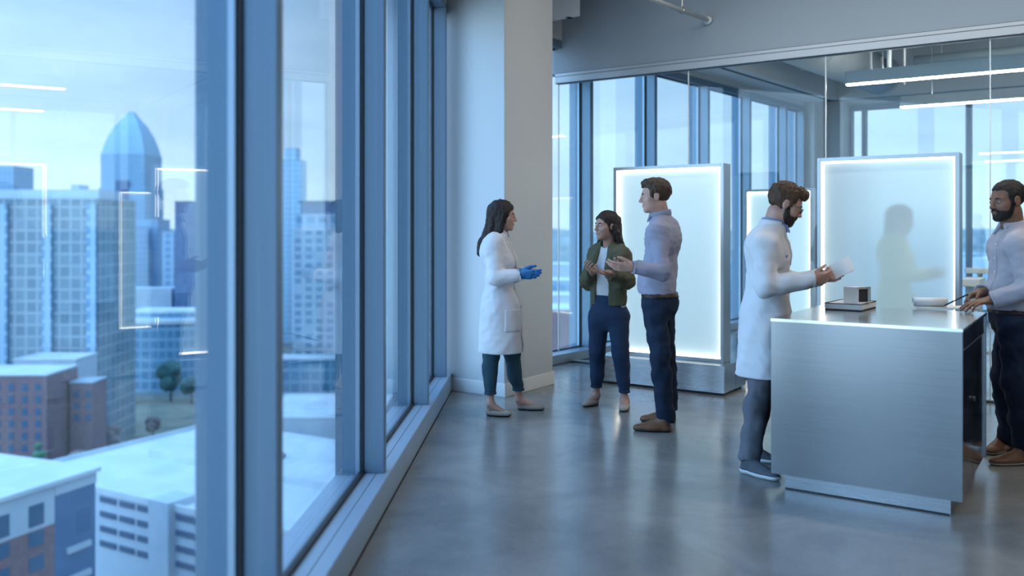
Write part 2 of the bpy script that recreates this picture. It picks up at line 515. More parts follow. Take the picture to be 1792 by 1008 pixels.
# lagged pipe along the deck
l0 = at(1600, 106, 12.6)
t = thing('lagged_pipe', 'pale insulated pipe running below the concrete deck', 'pipe', tuple(l0), ang(A))
MB().tube([(0.0, 0, 0), (4.1, 0, 0)], 0.065, 20).build('pipe', M['lag'], t, smooth=True)
for x in (0.35, 1.6, 2.9):
    MB().tube([(x, 0, 0.05), (x, 0, DECK - l0[2] - 0.004)], 0.012, 8).build('hanger', M['pipe'], t)
for i, (px, Y) in enumerate(((1524, 10.9), (1556, 11.0), (1583, 11.2))):
    q = at(px, 150, Y)
    t = thing('drop_pipe', ['thin upright pipe left of the three, behind the ceiling light', 'thicker upright pipe in the middle of three, behind the ceiling light', 'thin upright pipe right of the three, behind the ceiling light'][i], 'pipe', (q[0], q[1], DECK - 0.002), 0, 'upright pipes under the deck')
    MB().tube([(0, 0, 0), (0, 0, -1.05)], [0.014, 0.028, 0.014][i], 12).build('pipe', M['pipe'], t, smooth=True)
    MB().tube([(0, 0, -0.03), (0, 0, 0)], 0.045, 12).build('ceiling_flange', M['pipe'], t)

# wedge bracket under the far soffit
q = at(1402, 124, 11.9)
t = thing('strut_bracket', 'small triangular bracket on the soffit left of the air duct', 'bracket', tuple(q), ang(UW))
MB().add([(0, 0, 0), (0.42, 0, 0.10), (0, 0, 0.13), (0, -0.05, 0), (0.42, -0.05, 0.10), (0, -0.05, 0.13)], [(0, 1, 2), (5, 4, 3), (0, 3, 4, 1), (1, 4, 5, 2), (2, 5, 3, 0)]).build('gusset', M['fixture'], t)
box('back_plate', M['fixture'], (-0.02, 0.46, 0.0, 0.02, 0.10, 0.17), t)

# ---------------------------------------------------------------- linear lights
def linear_light(p, length, label, z_cable, w=0.085, h=0.115):
    t = thing('linear_light', label, 'ceiling light', tuple(p), ang(A), 'suspended linear lights')
    box('housing', M['fixture'], (0, length, -w / 2, w / 2, 0.012, h), t, 0.003)
    box('diffuser', M['lamp'], (0.006, length - 0.006, -w / 2 + 0.006, w / 2 - 0.006, 0.0, 0.013), t)
    mb = MB(); mb.box(0, length, -w / 2, -w / 2 + 0.008, h - 0.002, h + 0.022); mb.box(0, length, w / 2 - 0.008, w / 2, h - 0.002, h + 0.022)
    mb.box(0, 0.008, -w / 2 + 0.008, w / 2 - 0.008, h - 0.002, h + 0.022); mb.box(length - 0.008, length, -w / 2 + 0.008, w / 2 - 0.008, h - 0.002, h + 0.022)
    mb.build('upper_lip', M['fixture'], t)
    box('added_uplight', M['lamp_up'], (0.012, length - 0.012, -w / 2 + 0.010, w / 2 - 0.010, h - 0.001, h + 0.004), t)  # glow added on top to brighten the back room's deck and soffits
    for x in (0.35, length - 0.35):
        MB().tube([(x, 0, h), (x, 0, z_cable - p[2] - 0.004)], 0.004, 8).build('cable', M['cable'], t)
    return t
linear_light(at(1481, 150, 9.0), 3.4, 'nearer of two long ceiling lights behind the glass', DECK)
linear_light(at(1576, 189, 10.75), 3.4, 'further and lower-looking of two long ceiling lights behind the glass', DECK)
def unseen_ceiling_light(p, label):  # unseen lamps, added overhead to light the front room
    t = thing('unseen_ceiling_light', label, 'ceiling light', (p[0], p[1], CEIL - 0.003), ang(A), 'lights on the front ceiling')
    box('housing', M['fixture'], (0, 3.2, -0.075, 0.075, -0.075, 0.0), t, 0.003)
    box('diffuser', M['lamp'], (0.01, 3.19, -0.068, 0.068, -0.090, -0.074), t)
p = K + A * 0.95 + B * 0.15
unseen_ceiling_light(p, 'ceiling light beside the column, above the talking people, out of view')
unseen_ceiling_light(p + A * 3.5, 'ceiling light near the partition above the counter, out of view')
unseen_ceiling_light(p - B * 2.2 + A * 3.6, 'ceiling light towards the right wall, out of view')
# ---------------------------------------------------------------- light boxes
def light_box(P, width, height, base_w, base_d, base_h, depth, label, frost, u=A):
    """P: floor point under the front left corner of the lit screen; the screen's front faces -y."""
    t = thing('light_box', label, 'light panel', (P[0], P[1], 0), ang(u), 'freestanding lit panels')
    ex = (base_w - width) / 2
    ey = (base_d - depth) / 2
    MB().box(-ex + 0.03, width + ex - 0.03, -ey + 0.03, depth + ey - 0.03, 0.0, 0.03).build('foot_plinth', M['slot'], t)
    b = MB().box(-ex, width + ex, -ey, depth + ey, 0.022, base_h).build('base', M['steel_base'], t, 0.004)
    mb = MB(); mb.box(width + ex - 0.0005, width + ex + 0.001, depth * 0.5 - 0.002, depth * 0.5 + 0.002, 0.03, base_h - 0.01)
    mb.build('seam', M['groove'], b)
    f, z0, z1 = 0.030, base_h, height
    mb = MB()
    mb.box(0, f, 0, depth, z0, z1); mb.box(width - f, width, 0, depth, z0, z1)
    mb.box(f, width - f, 0, depth, z1 - f, z1); mb.box(f, width - f, 0, depth, z0, z0 + f)
    mb.build('frame', M['panel_frame'], t, 0.003)
    yg = 0.050
    MB().box(f - 0.006, width - f + 0.006, yg, yg + 0.012, z0 + f - 0.006, z1 - f + 0.006).build('frosted_screen', frost, t)
    s = 0.0015
    ld = MB()                            # LED strips on the inner walls of the frame, shining across the screen
    for (x0, x1, za, zb) in ((f, f + s, z0 + f, z1 - f), (width - f - s, width - f, z0 + f, z1 - f),
                             (f + s, width - f - s, z1 - f - s, z1 - f), (f + s, width - f - s, z0 + f, z0 + f + s)):
        ld.box(x0, x1, 0.010, yg - 0.001, za, zb)
    c = 0.016
    for (x0, x1, za, zb) in ((f + s, f + c, z0 + f + s, z1 - f - s), (width - f - c, width - f - s, z0 + f + s, z1 - f - s),
                             (f + c, width - f - c, z1 - f - c, z1 - f - s), (f + c, width - f - c, z0 + f + s, z0 + f + c)):
        ld.box(x0, x1, yg - 0.004, yg - 0.001, za, zb)
    ld.build('edge_light', M['led'], t)
    return t

FR1 = np.array([1.862, 7.764]); W1 = 1.085
light_box(FR1 - A * W1, W1, 2.018, 1.235, 0.545, 0.257, 0.175, 'freestanding lit frosted panel on a steel base behind the two people talking', M['frost_mid'])
FR2 = np.array([3.375, 6.655]); W2 = 1.05
light_box(FR2 - A * W2, W2, 2.018, 1.20, 0.42, 0.257, 0.175, 'lit frosted panel behind the steel counter with a blurred figure showing through it', M['frost_right'])
q = at(1303, 332, 10.6)
light_box(q[:2], 0.80, q[2], 0.92, 0.36, 0.22, 0.12, 'smallest lit frosted panel, beyond the glass partition behind the bearded man in a lab coat', M['frost_mid'])

# ---------------------------------------------------------------- counter
C0 = np.array([1.443, 4.917])
CW, CD, CH = 0.958, 1.06, 0.94
t = thing('steel_counter', 'brushed stainless steel counter with dark doors in the foreground', 'counter', (C0[0], C0[1], 0), ang(A))
box('toe_kick', M['steel_base'], (0.075, CW - 0.055, 0.012, CD - 0.06, 0.0, 0.082), t)
box('floor_gap', M['slot'], (0.078, CW - 0.058, 0.009, CD - 0.063, 0.0, 0.008), t)
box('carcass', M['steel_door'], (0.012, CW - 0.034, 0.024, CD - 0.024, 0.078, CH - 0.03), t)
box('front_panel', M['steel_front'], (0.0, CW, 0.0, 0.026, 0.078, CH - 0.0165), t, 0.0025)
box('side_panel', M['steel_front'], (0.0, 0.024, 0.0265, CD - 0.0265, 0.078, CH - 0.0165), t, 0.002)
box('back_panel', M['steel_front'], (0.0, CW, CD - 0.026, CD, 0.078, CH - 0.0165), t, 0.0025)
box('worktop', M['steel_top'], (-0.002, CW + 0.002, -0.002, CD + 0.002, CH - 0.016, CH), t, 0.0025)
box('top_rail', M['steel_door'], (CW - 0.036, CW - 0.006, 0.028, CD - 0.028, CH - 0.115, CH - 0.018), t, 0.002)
y0, y1, ym = 0.030, CD - 0.030, 0.50
for k, (a, b) in enumerate(((y0, ym - 0.002), (ym + 0.002, y1))):
    d = box('door', M['steel_door'], (CW - 0.034, CW - 0.010, a, b, 0.085, CH - 0.120), t, 0.002)
    if k == 0:
        MB().tube([(CW - 0.012, b - 0.03, 0.52), (CW + 0.004, b - 0.03, 0.52)], [0.012, 0.014], 16).build('latch', M['groove'], d, smooth=True)
mb = MB(); mb.box(CW - 0.0105, CW - 0.0085, y0, y1, CH - 0.1205, CH - 0.1165)
mb.build('rail_edge', M['panel_frame'], t)

# ---------------------------------------------------------------- things on the counter
M['white_plastic'] = surf('white_plastic', (0.72, 0.72, 0.71), 0.35)
M['paper'] = surf('white_paper', (0.84, 0.84, 0.83), 0.7)
M['dark_foam'] = surf('dark_lining', (0.02, 0.02, 0.022), 0.7)
M['brass'] = surf('brass_edge', (0.45, 0.36, 0.20), 0.4, metal=0.7)
e1 = np.array([0.80, -0.60]); e1 /= np.linalg.norm(e1)
p = at(1443, 542, 5.44)
t = thing('sample_tray', 'flat white tray with dark edges on the steel counter top', 'tray', (p[0], p[1], CH), ang(e1))
box('underside', M['dark_foam'], (0.002, 0.218, 0.002, 0.328, 0.0, 0.008), t, 0.001)
box('body', M['white_plastic'], (0.0, 0.22, 0.0, 0.33, 0.007, 0.040), t, 0.003)
mb = MB()
mb.box(0.0, 0.22, 0.0, 0.004, 0.039, 0.044); mb.box(0.0, 0.22, 0.326, 0.33, 0.039, 0.044)
mb.box(0.0, 0.004, 0.004, 0.326, 0.039, 0.044); mb.box(0.216, 0.22, 0.004, 0.326, 0.039, 0.044)
mb.build('rim', M['dark_foam'], t)
t2 = thing('open_box', 'small white box with a dark opening standing on the white tray', 'box', tuple(np.array([p[0], p[1], CH + 0.040]) + np.array([*(e1 * 0.085), 0]) + np.array([-e1[1] * 0.10, e1[0] * 0.10, 0])), ang(e1) - 0.42)
w_, d_, h_ = 0.105, 0.115, 0.100
mb = MB()
mb.box(0, w_, 0, 0.010, 0, h_); mb.box(0, w_, d_ - 0.010, d_, 0, h_); mb.box(0, 0.010, 0.010, d_ - 0.010, 0, h_)
mb.box(0.010, w_, 0.010, d_ - 0.010, 0, 0.010); mb.box(0.010, w_, 0.010, d_ - 0.010, h_ - 0.010, h_)
mb.build('shell', M['white_plastic'], t2)
box('lining', M['dark_foam'], (0.0105, w_ - 0.012, 0.0105, d_ - 0.0105, 0.0105, h_ - 0.0105), t2)
mb = MB(); mb.box(w_ - 0.001, w_ + 0.002, 0.0, d_, h_ - 0.004, h_ + 0.001); mb.box(w_ - 0.001, w_ + 0.002, d_ - 0.004, d_, 0.0, h_)
mb.build('edge_strip', M['brass'], t2)

# note pad with its pages rolled back
p = at(1606, 541, 5.47)
t = thing('note_pad', 'white paper pad with its pages rolled back, lying on the steel counter', 'notepad', (p[0], p[1], CH), ang((0.985, -0.17)))
box('backing_board', M['white_plastic'], (0.0, 0.365, 0.0, 0.20, 0.0, 0.004), t, 0.001)
box('page_block', M['paper'], (0.015, 0.36, 0.004, 0.195, 0.004, 0.010), t, 0.001)
# rolled pages: a spiral sheet whose axis runs along the pad
sp_ = []
for i in range(61):
    a = i / 60 * 4.6 * math.pi
    r = 0.031 - 0.018 * i / 60
    sp_.append((0.055 + r * math.cos(a - 1.6), 0.042 + r * math.sin(a - 1.6)))
vs, fs = [], []
for (yy, zz) in sp_:
    vs += [(-0.012, yy, zz), (0.185, yy, zz)]
for i in range(60):
    fs.append((2 * i, 2 * i + 1, 2 * i + 3, 2 * i + 2))
rl = MB().add(vs, fs).build('rolled_pages', M['paper'], t, smooth=True)
so = rl.modifiers.new('thickness', 'SOLIDIFY'); so.thickness = 0.0022
mb = MB(); mb.tube([(-0.006, 0.055, 0.042), (0.178, 0.055, 0.042)], 0.011, 16)
mb.build('roll_core', M['dark_foam'], rl)

# tables seen beyond the glass to the right of the lit panel
q = at(1703, 487, 9.3)
t = thing('side_table', 'square white table with a thick top, beyond the glass beside the lit panel', 'table', (q[0], q[1], 0), ang(A))
zt = q[2]
box('top', M['white_plastic'], (-0.085, 0.085, -0.25, 0.25, zt - 0.075, zt), t, 0.004)
box('pedestal', M['fixture'], (-0.055, 0.055, -0.16, 0.16, 0.02, zt - 0.074), t)
box('foot', M['fixture'], (-0.085, 0.085, -0.25, 0.25, 0.0, 0.021), t)
q = at(1715, 473, 10.3)
t = thing('bar_table', 'round white bar table with raised rim, beyond the glass behind the square one', 'table', (q[0], q[1], 0), ang(A))
zt = q[2]
MB().lathe([(0.15, -0.035), (0.165, -0.03), (0.165, 0.022), (0.152, 0.022), (0.148, -0.004), (0.001, -0.004)], (0, 0, zt), 32).build('top', M['white_plastic'], t, smooth=False)
MB().lathe([(0.13, 0.0), (0.13, 0.018), (0.03, 0.03), (0.028, zt - 0.04), (0.06, zt - 0.034)], (0, 0, 0), 24).build('pedestal', M['fixture'], t, smooth=False)
# ---------------------------------------------------------------- the city outside, far below
G = -66.0
M['ground'] = surf('winter_ground', (0.10, 0.135, 0.15), 0.9, col2=(0.17, 0.19, 0.175), scale=0.03, detail=10)
M['hill'] = surf('distant_wooded_hill', (0.13, 0.18, 0.19), 0.95, col2=(0.30, 0.36, 0.37), scale=0.045, detail=12)  # distance haze is put into the hill colour
M['roof_white'] = surf('white_roof_membrane', (0.62, 0.67, 0.70), 0.7, col2=(0.52, 0.58, 0.62), scale=0.15)
M['roof_grey'] = surf('grey_roof', (0.38, 0.47, 0.54), 0.8, col2=(0.45, 0.54, 0.60), scale=0.2)
M['precast'] = surf('pale_precast', (0.43, 0.51, 0.58), 0.7, col2=(0.49, 0.56, 0.62), scale=0.3)
M['brick'] = surf('red_brick', (0.20, 0.125, 0.14), 0.85, col2=(0.27, 0.17, 0.17), scale=1.2)
M['opening'] = surf('dark_opening', (0.055, 0.11, 0.19), 0.35)
M['win_dark'] = surf('dark_window_glass', (0.055, 0.13, 0.21), 0.25)
M['win_dim'] = surf('haze_tinted_window_glass', (0.16, 0.29, 0.40), 0.3)  # far glass, its colour lightened to stand for haze
M['asphalt'] = surf('asphalt', (0.11, 0.13, 0.16), 0.9)
M['grass'] = surf('winter_grass', (0.17, 0.185, 0.15), 0.95, col2=(0.26, 0.25, 0.20), scale=0.12)
M['leaf_dark'] = surf('dark_evergreen', (0.045, 0.12, 0.12), 0.9, col2=(0.07, 0.16, 0.14), scale=0.6, bump=0.8, bscale=2, bdist=0.3)
M['leaf_green'] = surf('green_leaves', (0.07, 0.18, 0.10), 0.9, col2=(0.10, 0.23, 0.12), scale=0.6, bump=0.8, bscale=2, bdist=0.3)
M['leaf_brown'] = surf('bare_brown_twigs', (0.20, 0.17, 0.18), 0.9, col2=(0.27, 0.22, 0.21), scale=0.6, bump=0.8, bscale=2, bdist=0.3)
M['trunk'] = surf('bark', (0.10, 0.08, 0.07), 0.9)
F = {}  # distance haze is put into these building colours, paler and bluer
F['glass'] = facade('blue_curtain_wall', (0.29, 0.37, 0.42), (0.11, 0.19, 0.24), (0.18, 0.28, 0.33), 3.3, 3.5, 0.20, 0.20)
F['crown'] = facade('blue_stone_tower', (0.22, 0.38, 0.52), (0.16, 0.32, 0.46), (0.19, 0.35, 0.49), 2.6, 3.8, 0.5, 0.30)
F['crown_top'] = facade('crown_glazing', (0.29, 0.46, 0.59), (0.25, 0.42, 0.55), (0.28, 0.45, 0.58), 3.0, 4.0, 0.3, 0.3)
F['navy'] = facade('navy_tower', (0.07, 0.15, 0.28), (0.05, 0.12, 0.24), (0.08, 0.17, 0.30), 3.0, 3.6, 0.25, 0.2)
F['grid'] = facade('pale_apartment_grid', (0.60, 0.70, 0.78), (0.20, 0.36, 0.48), (0.33, 0.48, 0.58), 3.2, 3.1, 0.40, 0.42)
F['pale'] = facade('pale_slim_tower', (0.50, 0.68, 0.80), (0.34, 0.54, 0.70), (0.40, 0.60, 0.74), 2.4, 3.2, 0.3, 0.45)
F['mid'] = facade('blue_grey_block', (0.34, 0.50, 0.63), (0.12, 0.27, 0.42), (0.20, 0.36, 0.50), 4.5, 3.6, 0.34, 0.26)
F['teal'] = facade('teal_block', (0.25, 0.42, 0.55), (0.10, 0.24, 0.36), (0.14, 0.30, 0.42), 3.6, 4.2, 0.2, 0.3)

gr = MB().prism([(-2600, 12), (-2600, 4200), (2600, 4200), (2600, 12)], G - 2, G).build('ground', M['ground']); tag(gr, 'city ground far below the windows', None, None, 'structure')

def block(name, label, px0, px1, ytop, Y, depth, mat, roof=None, base=G, rz=0.0, parapet=1.0, group=None, cat='building'):
    """A building whose front face at distance Y spans columns px0..px1 and whose top shows at row ytop."""
    x0, x1 = (px0 - CX) / F_PX * Y, (px1 - CX) / F_PX * Y
    z = EYE - (ytop - HY) / F_PX * Y
    t = thing(name, label, cat, (x0, Y, base), rz, group)
    h = z - base
    box('facade', mat, (0, x1 - x0, 0, depth, 0, h - 0.4), t)
    mb = MB()
    w = x1 - x0
    mb.box(-0.15, w + 0.15, -0.15, 0.35, h - 0.4, h + 0.0); mb.box(-0.15, w + 0.15, depth - 0.35, depth + 0.15, h - 0.4, h)
    mb.box(-0.15, 0.35, 0.35, depth - 0.35, h - 0.4, h); mb.box(w - 0.35, w + 0.15, 0.35, depth - 0.35, h - 0.4, h)
    mb.build('parapet', roof or M['roof_grey'], t)
    box('roof', roof or M['roof_white'], (0.35, w - 0.35, 0.35, depth - 0.35, h - 0.6, h - 0.3), t)
    return t, w, h

# the big glass block at the left
t, w, h = block('glass_office_block', 'wide blue glass block at the left edge of the big pane', -190, 172, 346, 262, 26, F['glass'], M['roof_grey'])
box('penthouse', M['precast'], (w * 0.30, w * 0.97, 4, 20, h - 0.4, h + 2.6), t)
box('plant_room', M['roof_grey'], (w * 0.82, w * 0.86, 6, 12, h + 2.5, h + 4.2), t)
mb = MB()
for k in range(5):
    x = 6 + k * (w - 9) / 4
    mb = MB().box(x, x + 2.6, -1.1, 0.05, 8, h - 2.0)
    mb.build('bay', F['mid'], t)
# low white hall in front of it
t, w, h = block('low_white_hall', 'low white roofed hall below the wide blue glass block', 24, 132, 628, 245, 13, M['precast'], M['roof_white'])
# brick block below
t, w, h = block('brick_block', 'dark red brick block below the wide glass block, behind the white roof', -140, 82, 655, 224, 16, M['brick'], M['roof_white'])
for r in range(6):
    for c in range(9):
        box('window', M['win_dark'], (w - 2.9 - c * 3.4, w - 1.5 - c * 3.4, -0.08, 0.05, h - 4.2 - r * 3.1, h - 2.4 - r * 3.1), t)
t, w, h = block('brick_wing', 'lower brick wing joined to the right of the dark red brick block', 122, 162, 668, 234, 8, M['brick'], M['precast'])
for r in range(3):
    for c in range(2):
        box('window', M['win_dark'], (1.0 + c * 3.1, 2.6 + c * 3.1, -0.08, 0.05, h - 4.2 - r * 3.1, h - 2.4 - r * 3.1), t)

# the tower with the pointed crown
Y = 620.0
xc = (231 - CX) / F_PX * Y
t = thing('exterior_tower', 'tall blue tower with a tapering pointed crown', 'tower', (xc, Y, G))
s = Y / F_PX
zz = lambda y: EYE - (y - HY) * s - G
hw = 37.5 * s
def taper(levels, mat, name, parent):
    vs, fs = [], []
    for hw_, z in levels:
        vs += [(-hw_, -hw_, z), (hw_, -hw_, z), (hw_, hw_, z), (-hw_, hw_, z)]
    for i in range(len(levels) - 1):
        for k in range(4):
            fs.append((4 * i + k, 4 * i + (k + 1) % 4, 4 * i + 4 + (k + 1) % 4, 4 * i + 4 + k))
    fs += [(3, 2, 1, 0), tuple(range(4 * len(levels) - 4, 4 * len(levels)))]
    return MB().add(vs, fs).build(name, mat, parent)
taper([(hw * 1.05, 0), (hw * 1.05, zz(330)), (hw, zz(329)), (hw, zz(272))], F['crown'], 'shaft', t)
taper([(hw * 0.98, zz(272)), (hw * 0.90, zz(258)), (hw * 0.76, zz(240)), (hw * 0.52, zz(220)), (hw * 0.22, zz(204)), (hw * 0.10, zz(196))], F['crown_top'], 'crown', t)
box('centre_bay', F['navy'], (-hw * 0.28, hw * 0.28, -hw * 1.10, -hw, 0, zz(318)), t)

block('small_domed_block', 'dark block standing above the roof of the wide glass block, at the left edge', -40, 24, 290, 480, 20, F['crown'], M['roof_grey'])
block('navy_tower', 'dark navy tower at the right end of the big pane', 306, 372, 352, 430, 26, F['navy'], M['opening'])
t, w, h = block('navy_tower_step', 'paler stepped block left of the dark navy tower', 284, 304, 405, 470, 16, F['mid'], M['roof_grey'])
block('pale_slab', 'pale slab with tall bays right of the wide glass block', 186, 236, 398, 480, 18, F['pale'], M['roof_grey'])
block('blue_midrise', 'blue mid-rise right of the pale slab', 237, 276, 384, 500, 18, F['crown'], M['roof_grey'])
block('blue_backdrop_slab', 'plain blue slab between the tower with the crown and the navy tower', 262, 300, 420, 560, 18, F['teal'], M['roof_grey'])
block('grey_terrace', 'grey terrace block above the curved white building', 176, 300, 505, 440, 14, M['roof_grey'], M['precast'])

# curved white roofed building
Y = 365.0
x0 = (196 - CX) / F_PX * Y
t = thing('curved_hall', 'low hall with a curved white roof edge in the middle of the big pane', 'building', (x0, Y, G))
W_ = (352 - 196) / F_PX * Y
pts = [(0.0, 4.0)] + [(W_ * k / 14, 4.0 - 5.5 * math.sin(math.pi * min(1, k / 14 * 0.9 + 0.1))) for k in range(0, 15)] + [(W_, 22), (0, 22)]
h = EYE - (560 - HY) / F_PX * Y - G
MB().prism(pts, 0, h - 1.6).build('wall', F['teal'], t)
MB().prism([(x, y - 0.8 if y < 20 else y) for x, y in pts], h - 1.6, h).build('roof', M['roof_white'], t)
MB().prism([(x * 0.8 + W_ * 0.15, y * 0.7 + 6) for x, y in pts[1:]], h - 0.05, h + 2.2).build('upper_storey', F['teal'], t)
MB().prism([(x * 0.84 + W_ * 0.13, y * 0.74 + 5.4) for x, y in pts[1:]], h + 2.2, h + 3.3).build('upper_roof', M['roof_white'], t)
block('entrance_tower', 'small pale portal tower left of the curved hall', 186, 210, 612, 338, 8, M['precast'], M['roof_white'])

# foreground brick building with the white roof
u_ = np.array([0.372, 0.928])
c_ = np.array([-52.9, 112.0])
zt = EYE - (818 - HY) / F_PX * 112.0
t = thing('white_roof_building', 'brick and white building with a bright white roof in the lower left corner', 'building', (c_[0], c_[1], G), ang(-u_))
H = zt - G
L_, D_ = 54.0, 42.0                     # local: x towards the camera along the facade, y to the right of that
GC = 6.05
box('brick_wall', M['brick'], (GC, L_, -D_, -0.0, 0, H - 5.2), t)
box('white_storey', M['precast'], (GC, L_, -D_, 0.0, H - 5.2, H - 0.5), t)
box('glazed_corner', F['navy'], (0.0, GC, -D_, 0.02, 0, H - 1.9), t)
box('corner_cap', M['precast'], (-0.1, GC, -D_, 0.15, H - 1.9, H - 0.5), t)
box('roof', M['roof_white'], (-0.5, L_, -D_ - 0.3, 0.5, H - 0.5, H), t)
for r in range(6):
    for c in range(6):
        x = 7.6 + c * 4.55
        if r == 0:
            box('window', M['win_dark'], (x, x + 2.0, -0.05, 0.10, H - 4.7, H - 2.2), t)
        else:
            z = H - 4.2 - r * 2.9
            box('window', M['win_dark'], (x, x + 2.0, -0.05, 0.10, z, z + 1.7), t)
for r in range(5):
    box('balcony_band', M['roof_grey'], (0.9, 4.4, 0.0, 0.40, H - 9.5 - r * 3.6, H - 8.8 - r * 3.6), t)
box('roof_vent', M['roof_grey'], (16.0, 17.5, -9.0, -7.5, H, H + 1.2), t)

# parking deck
ud = np.array([0.87, -0.493]); ud /= np.linalg.norm(ud)
pc = np.array([-95.0, 169.0])
zt = -45.2
t = thing('parking_deck', 'long white parking deck with dark slots, right of the white roofed building', 'building', (pc[0], pc[1], G), ang(ud))
H = zt - G
PL, PD = 100.0, 48.0
box('deck_body', M['precast'], (0, PL, 0, PD, 0, H - 0.4), t)
box('roof', M['roof_white'], (0, PL, 0, PD, H - 0.4, H - 0.1), t)
mb = MB()
mb.box(-0.1, PL, -0.15, 0.3, H - 0.4, H + 0.65); mb.box(-0.1, 0.3, 0.3, PD, H - 0.4, H + 0.65); mb.box(0, PL, PD - 0.3, PD + 0.1, H - 0.4, H + 0.65)
mb.build('parapet', M['roof_white'], t)
for (a, b) in ((25.3, 29.7), (30.6, 34.5), (35.3, 39.1), (45.0, 50.2), (50.9, 55.5)):
    for r in range(4):
        box('slot_opening', M['opening'], (a, b, -0.2, 0.1, H - 1.75 - r * 2.6, H - 0.75 - r * 2.6), t)
box('stair_core', M['precast'], (39.5, 44.4, -1.2, 4.5, 0, H + 1.1), t)
for k in range(7):
    box('bay_line', M['roof_grey'], (24 + k * 8.0, 24.2 + k * 8.0, 28, 36, H - 0.1, H - 0.06), t)
box('low_wall', M['roof_white'], (12.0, 70.0, 20.4, 21.0, H - 0.1, H + 1.2), t)

def to_world(t, x, y, z):
    r = t.rotation_euler[2]
    return (t.location[0] + x * math.cos(r) - y * math.sin(r), t.location[1] + x * math.sin(r) + y * math.cos(r), t.location[2] + z)

def car(label, loc, rz, col):
    t = thing('parked_car', label, 'car', loc, rz, 'cars on the parking deck')
    m = surf('car_paint', col, 0.3)
    prof = [(-2.2, 0.35), (-2.2, 0.85), (-1.5, 0.95), (-0.9, 1.42), (0.7, 1.42), (1.3, 0.95), (2.15, 0.80), (2.2, 0.35)]
    vs = [(x, -0.85, z) for x, z in prof] + [(x, 0.85, z) for x, z in prof]
    n = len(prof)
    fs = [tuple(range(n)), tuple(range(2 * n - 1, n - 1, -1))] + [(i, n + i, n + (i + 1) % n, (i + 1) % n) for i in range(n)]
    MB().add(vs, fs).build('body', m, t, 0.05)
    MB().box(-0.8, 0.65, -0.87, 0.87, 1.0, 1.32).build('window', M['win_dark'], t, 0.03)
    for x in (-1.4, 1.4):
        for y in (-0.78, 0.78):
            MB().tube([(x, y - 0.1, 0.33), (x, y + 0.1, 0.33)], 0.33, 14).build('wheel', M['gasket'], t)
car('dark blue car parked alone near the front of the parking deck roof', to_world(t, 51.0, 13.0, H - 0.085), ang(ud) + 0.25, (0.03, 0.07, 0.14))
car('pale silver car parked further back on the parking deck roof', to_world(t, 36.0, 32, H - 0.085), ang(ud) + 1.57, (0.45, 0.5, 0.55))
car('grey car parked by the left edge of the parking deck roof', to_world(t, 20.0, 31.5, H - 0.085), ang(ud) + 1.57, (0.16, 0.2, 0.26))

# grass slope, street and trees between
lawn = MB().prism([tuple(at(100, 0, 276)[:2]), tuple(at(352, 0, 276)[:2]), tuple(at(352, 0, 352)[:2]), tuple(at(205, 0, 352)[:2])], G - 0.5, G + 0.04).build('lawn', M['grass']); tag(lawn, 'pale winter lawn between the brick block and the curved hall', None, None, 'structure')
road = MB().prism([tuple(at(95, 0, 258)[:2]), tuple(at(352, 0, 250)[:2]), tuple(at(352, 0, 264)[:2]), tuple(at(95, 0, 272)[:2])], G - 0.5, G + 0.05).build('street', M['asphalt']); tag(road, 'street in front of the lawn', None, None, 'structure')

def blob(c, r, n=2, seed=0, squash=1.0):
    rg = random.Random(seed)
    bm = bmesh.new()
    bmesh.ops.create_icosphere(bm, subdivisions=n, radius=1.0)
    for v in bm.verts:
        k = 1.0 + rg.uniform(-0.16, 0.16)
        v.co = Vector((v.co.x * r * k + c[0], v.co.y * r * k + c[1], v.co.z * r * k * squash + c[2]))
    vs = [tuple(v.co) for v in bm.verts]
    fs = [tuple(x.index for x in f.verts) for f in bm.faces]
    bm.free()
    return vs, fs

def tree(label, px, py, Y, h, mat, conic=False, seed=1, z0=G, group='trees below the windows'):
    x = (px - CX) / F_PX * Y
    t = thing('tree', label, 'tree', (x, Y, z0), 0, group)
    MB().tube([(0, 0, 0), (0.1, 0, h * 0.55)], [h * 0.03, h * 0.015], 8).build('trunk', M['trunk'], t)
    mb = MB()
    rg = random.Random(seed)
    if conic:
        for k in range(7):
            f = k / 6
            mb.add(*blob((rg.uniform(-.2, .2), rg.uniform(-.2, .2), h * (0.22 + 0.70 * f)), h * 0.24 * (1 - 0.8 * f), 2, seed + k, 0.8))
    else:
        for k in range(9):
            a = rg.uniform(0, 6.28)
            r = h * 0.22 * rg.random()
            mb.add(*blob((r * math.cos(a), r * math.sin(a), h * rg.uniform(0.45, 0.80)), h * rg.uniform(0.14, 0.22), 2, seed + k))
    mb.build('crown', mat, t)
tree('bright green conifer at the foot of the brick block', 66, 0, 203, 19, M['leaf_green'], True, 3)
tree('large dark evergreen tree right of the curved hall', 299, 0, 345, 16, M['leaf_dark'], False, 5)
tree('smaller dark evergreen tree at the right end of the lawn', 335, 0, 340, 12, M['leaf_dark'], False, 9)
tree('reddish brown bare tree on the lawn', 150, 0, 296, 11, M['leaf_brown'], False, 12)
tree('brown bare tree at the far left of the lawn near the portal tower', 184, 0, 306, 9, M['leaf_brown'], False, 15)
tree('pale brown bare tree in the middle of the lawn', 215, 0, 300, 8, M['leaf_brown'], False, 18)
tree('dark shrubby tree at the corner of the lawn by the portal tower', 172, 0, 330, 8, M['leaf_dark'], False, 21)
tree('brown bare tree at the right side of the street', 268, 0, 285, 7, M['leaf_brown'], False, 24)

for k, (px, Y, h) in enumerate(((112, 212, 12), (138, 224, 12), (192, 256, 11))):
    tree('brown bare tree in the clump at the foot of the wide glass block', px, 0, Y, h, M['leaf_brown'], False, 70 + k, G, 'bare trees at the foot of the glass block')
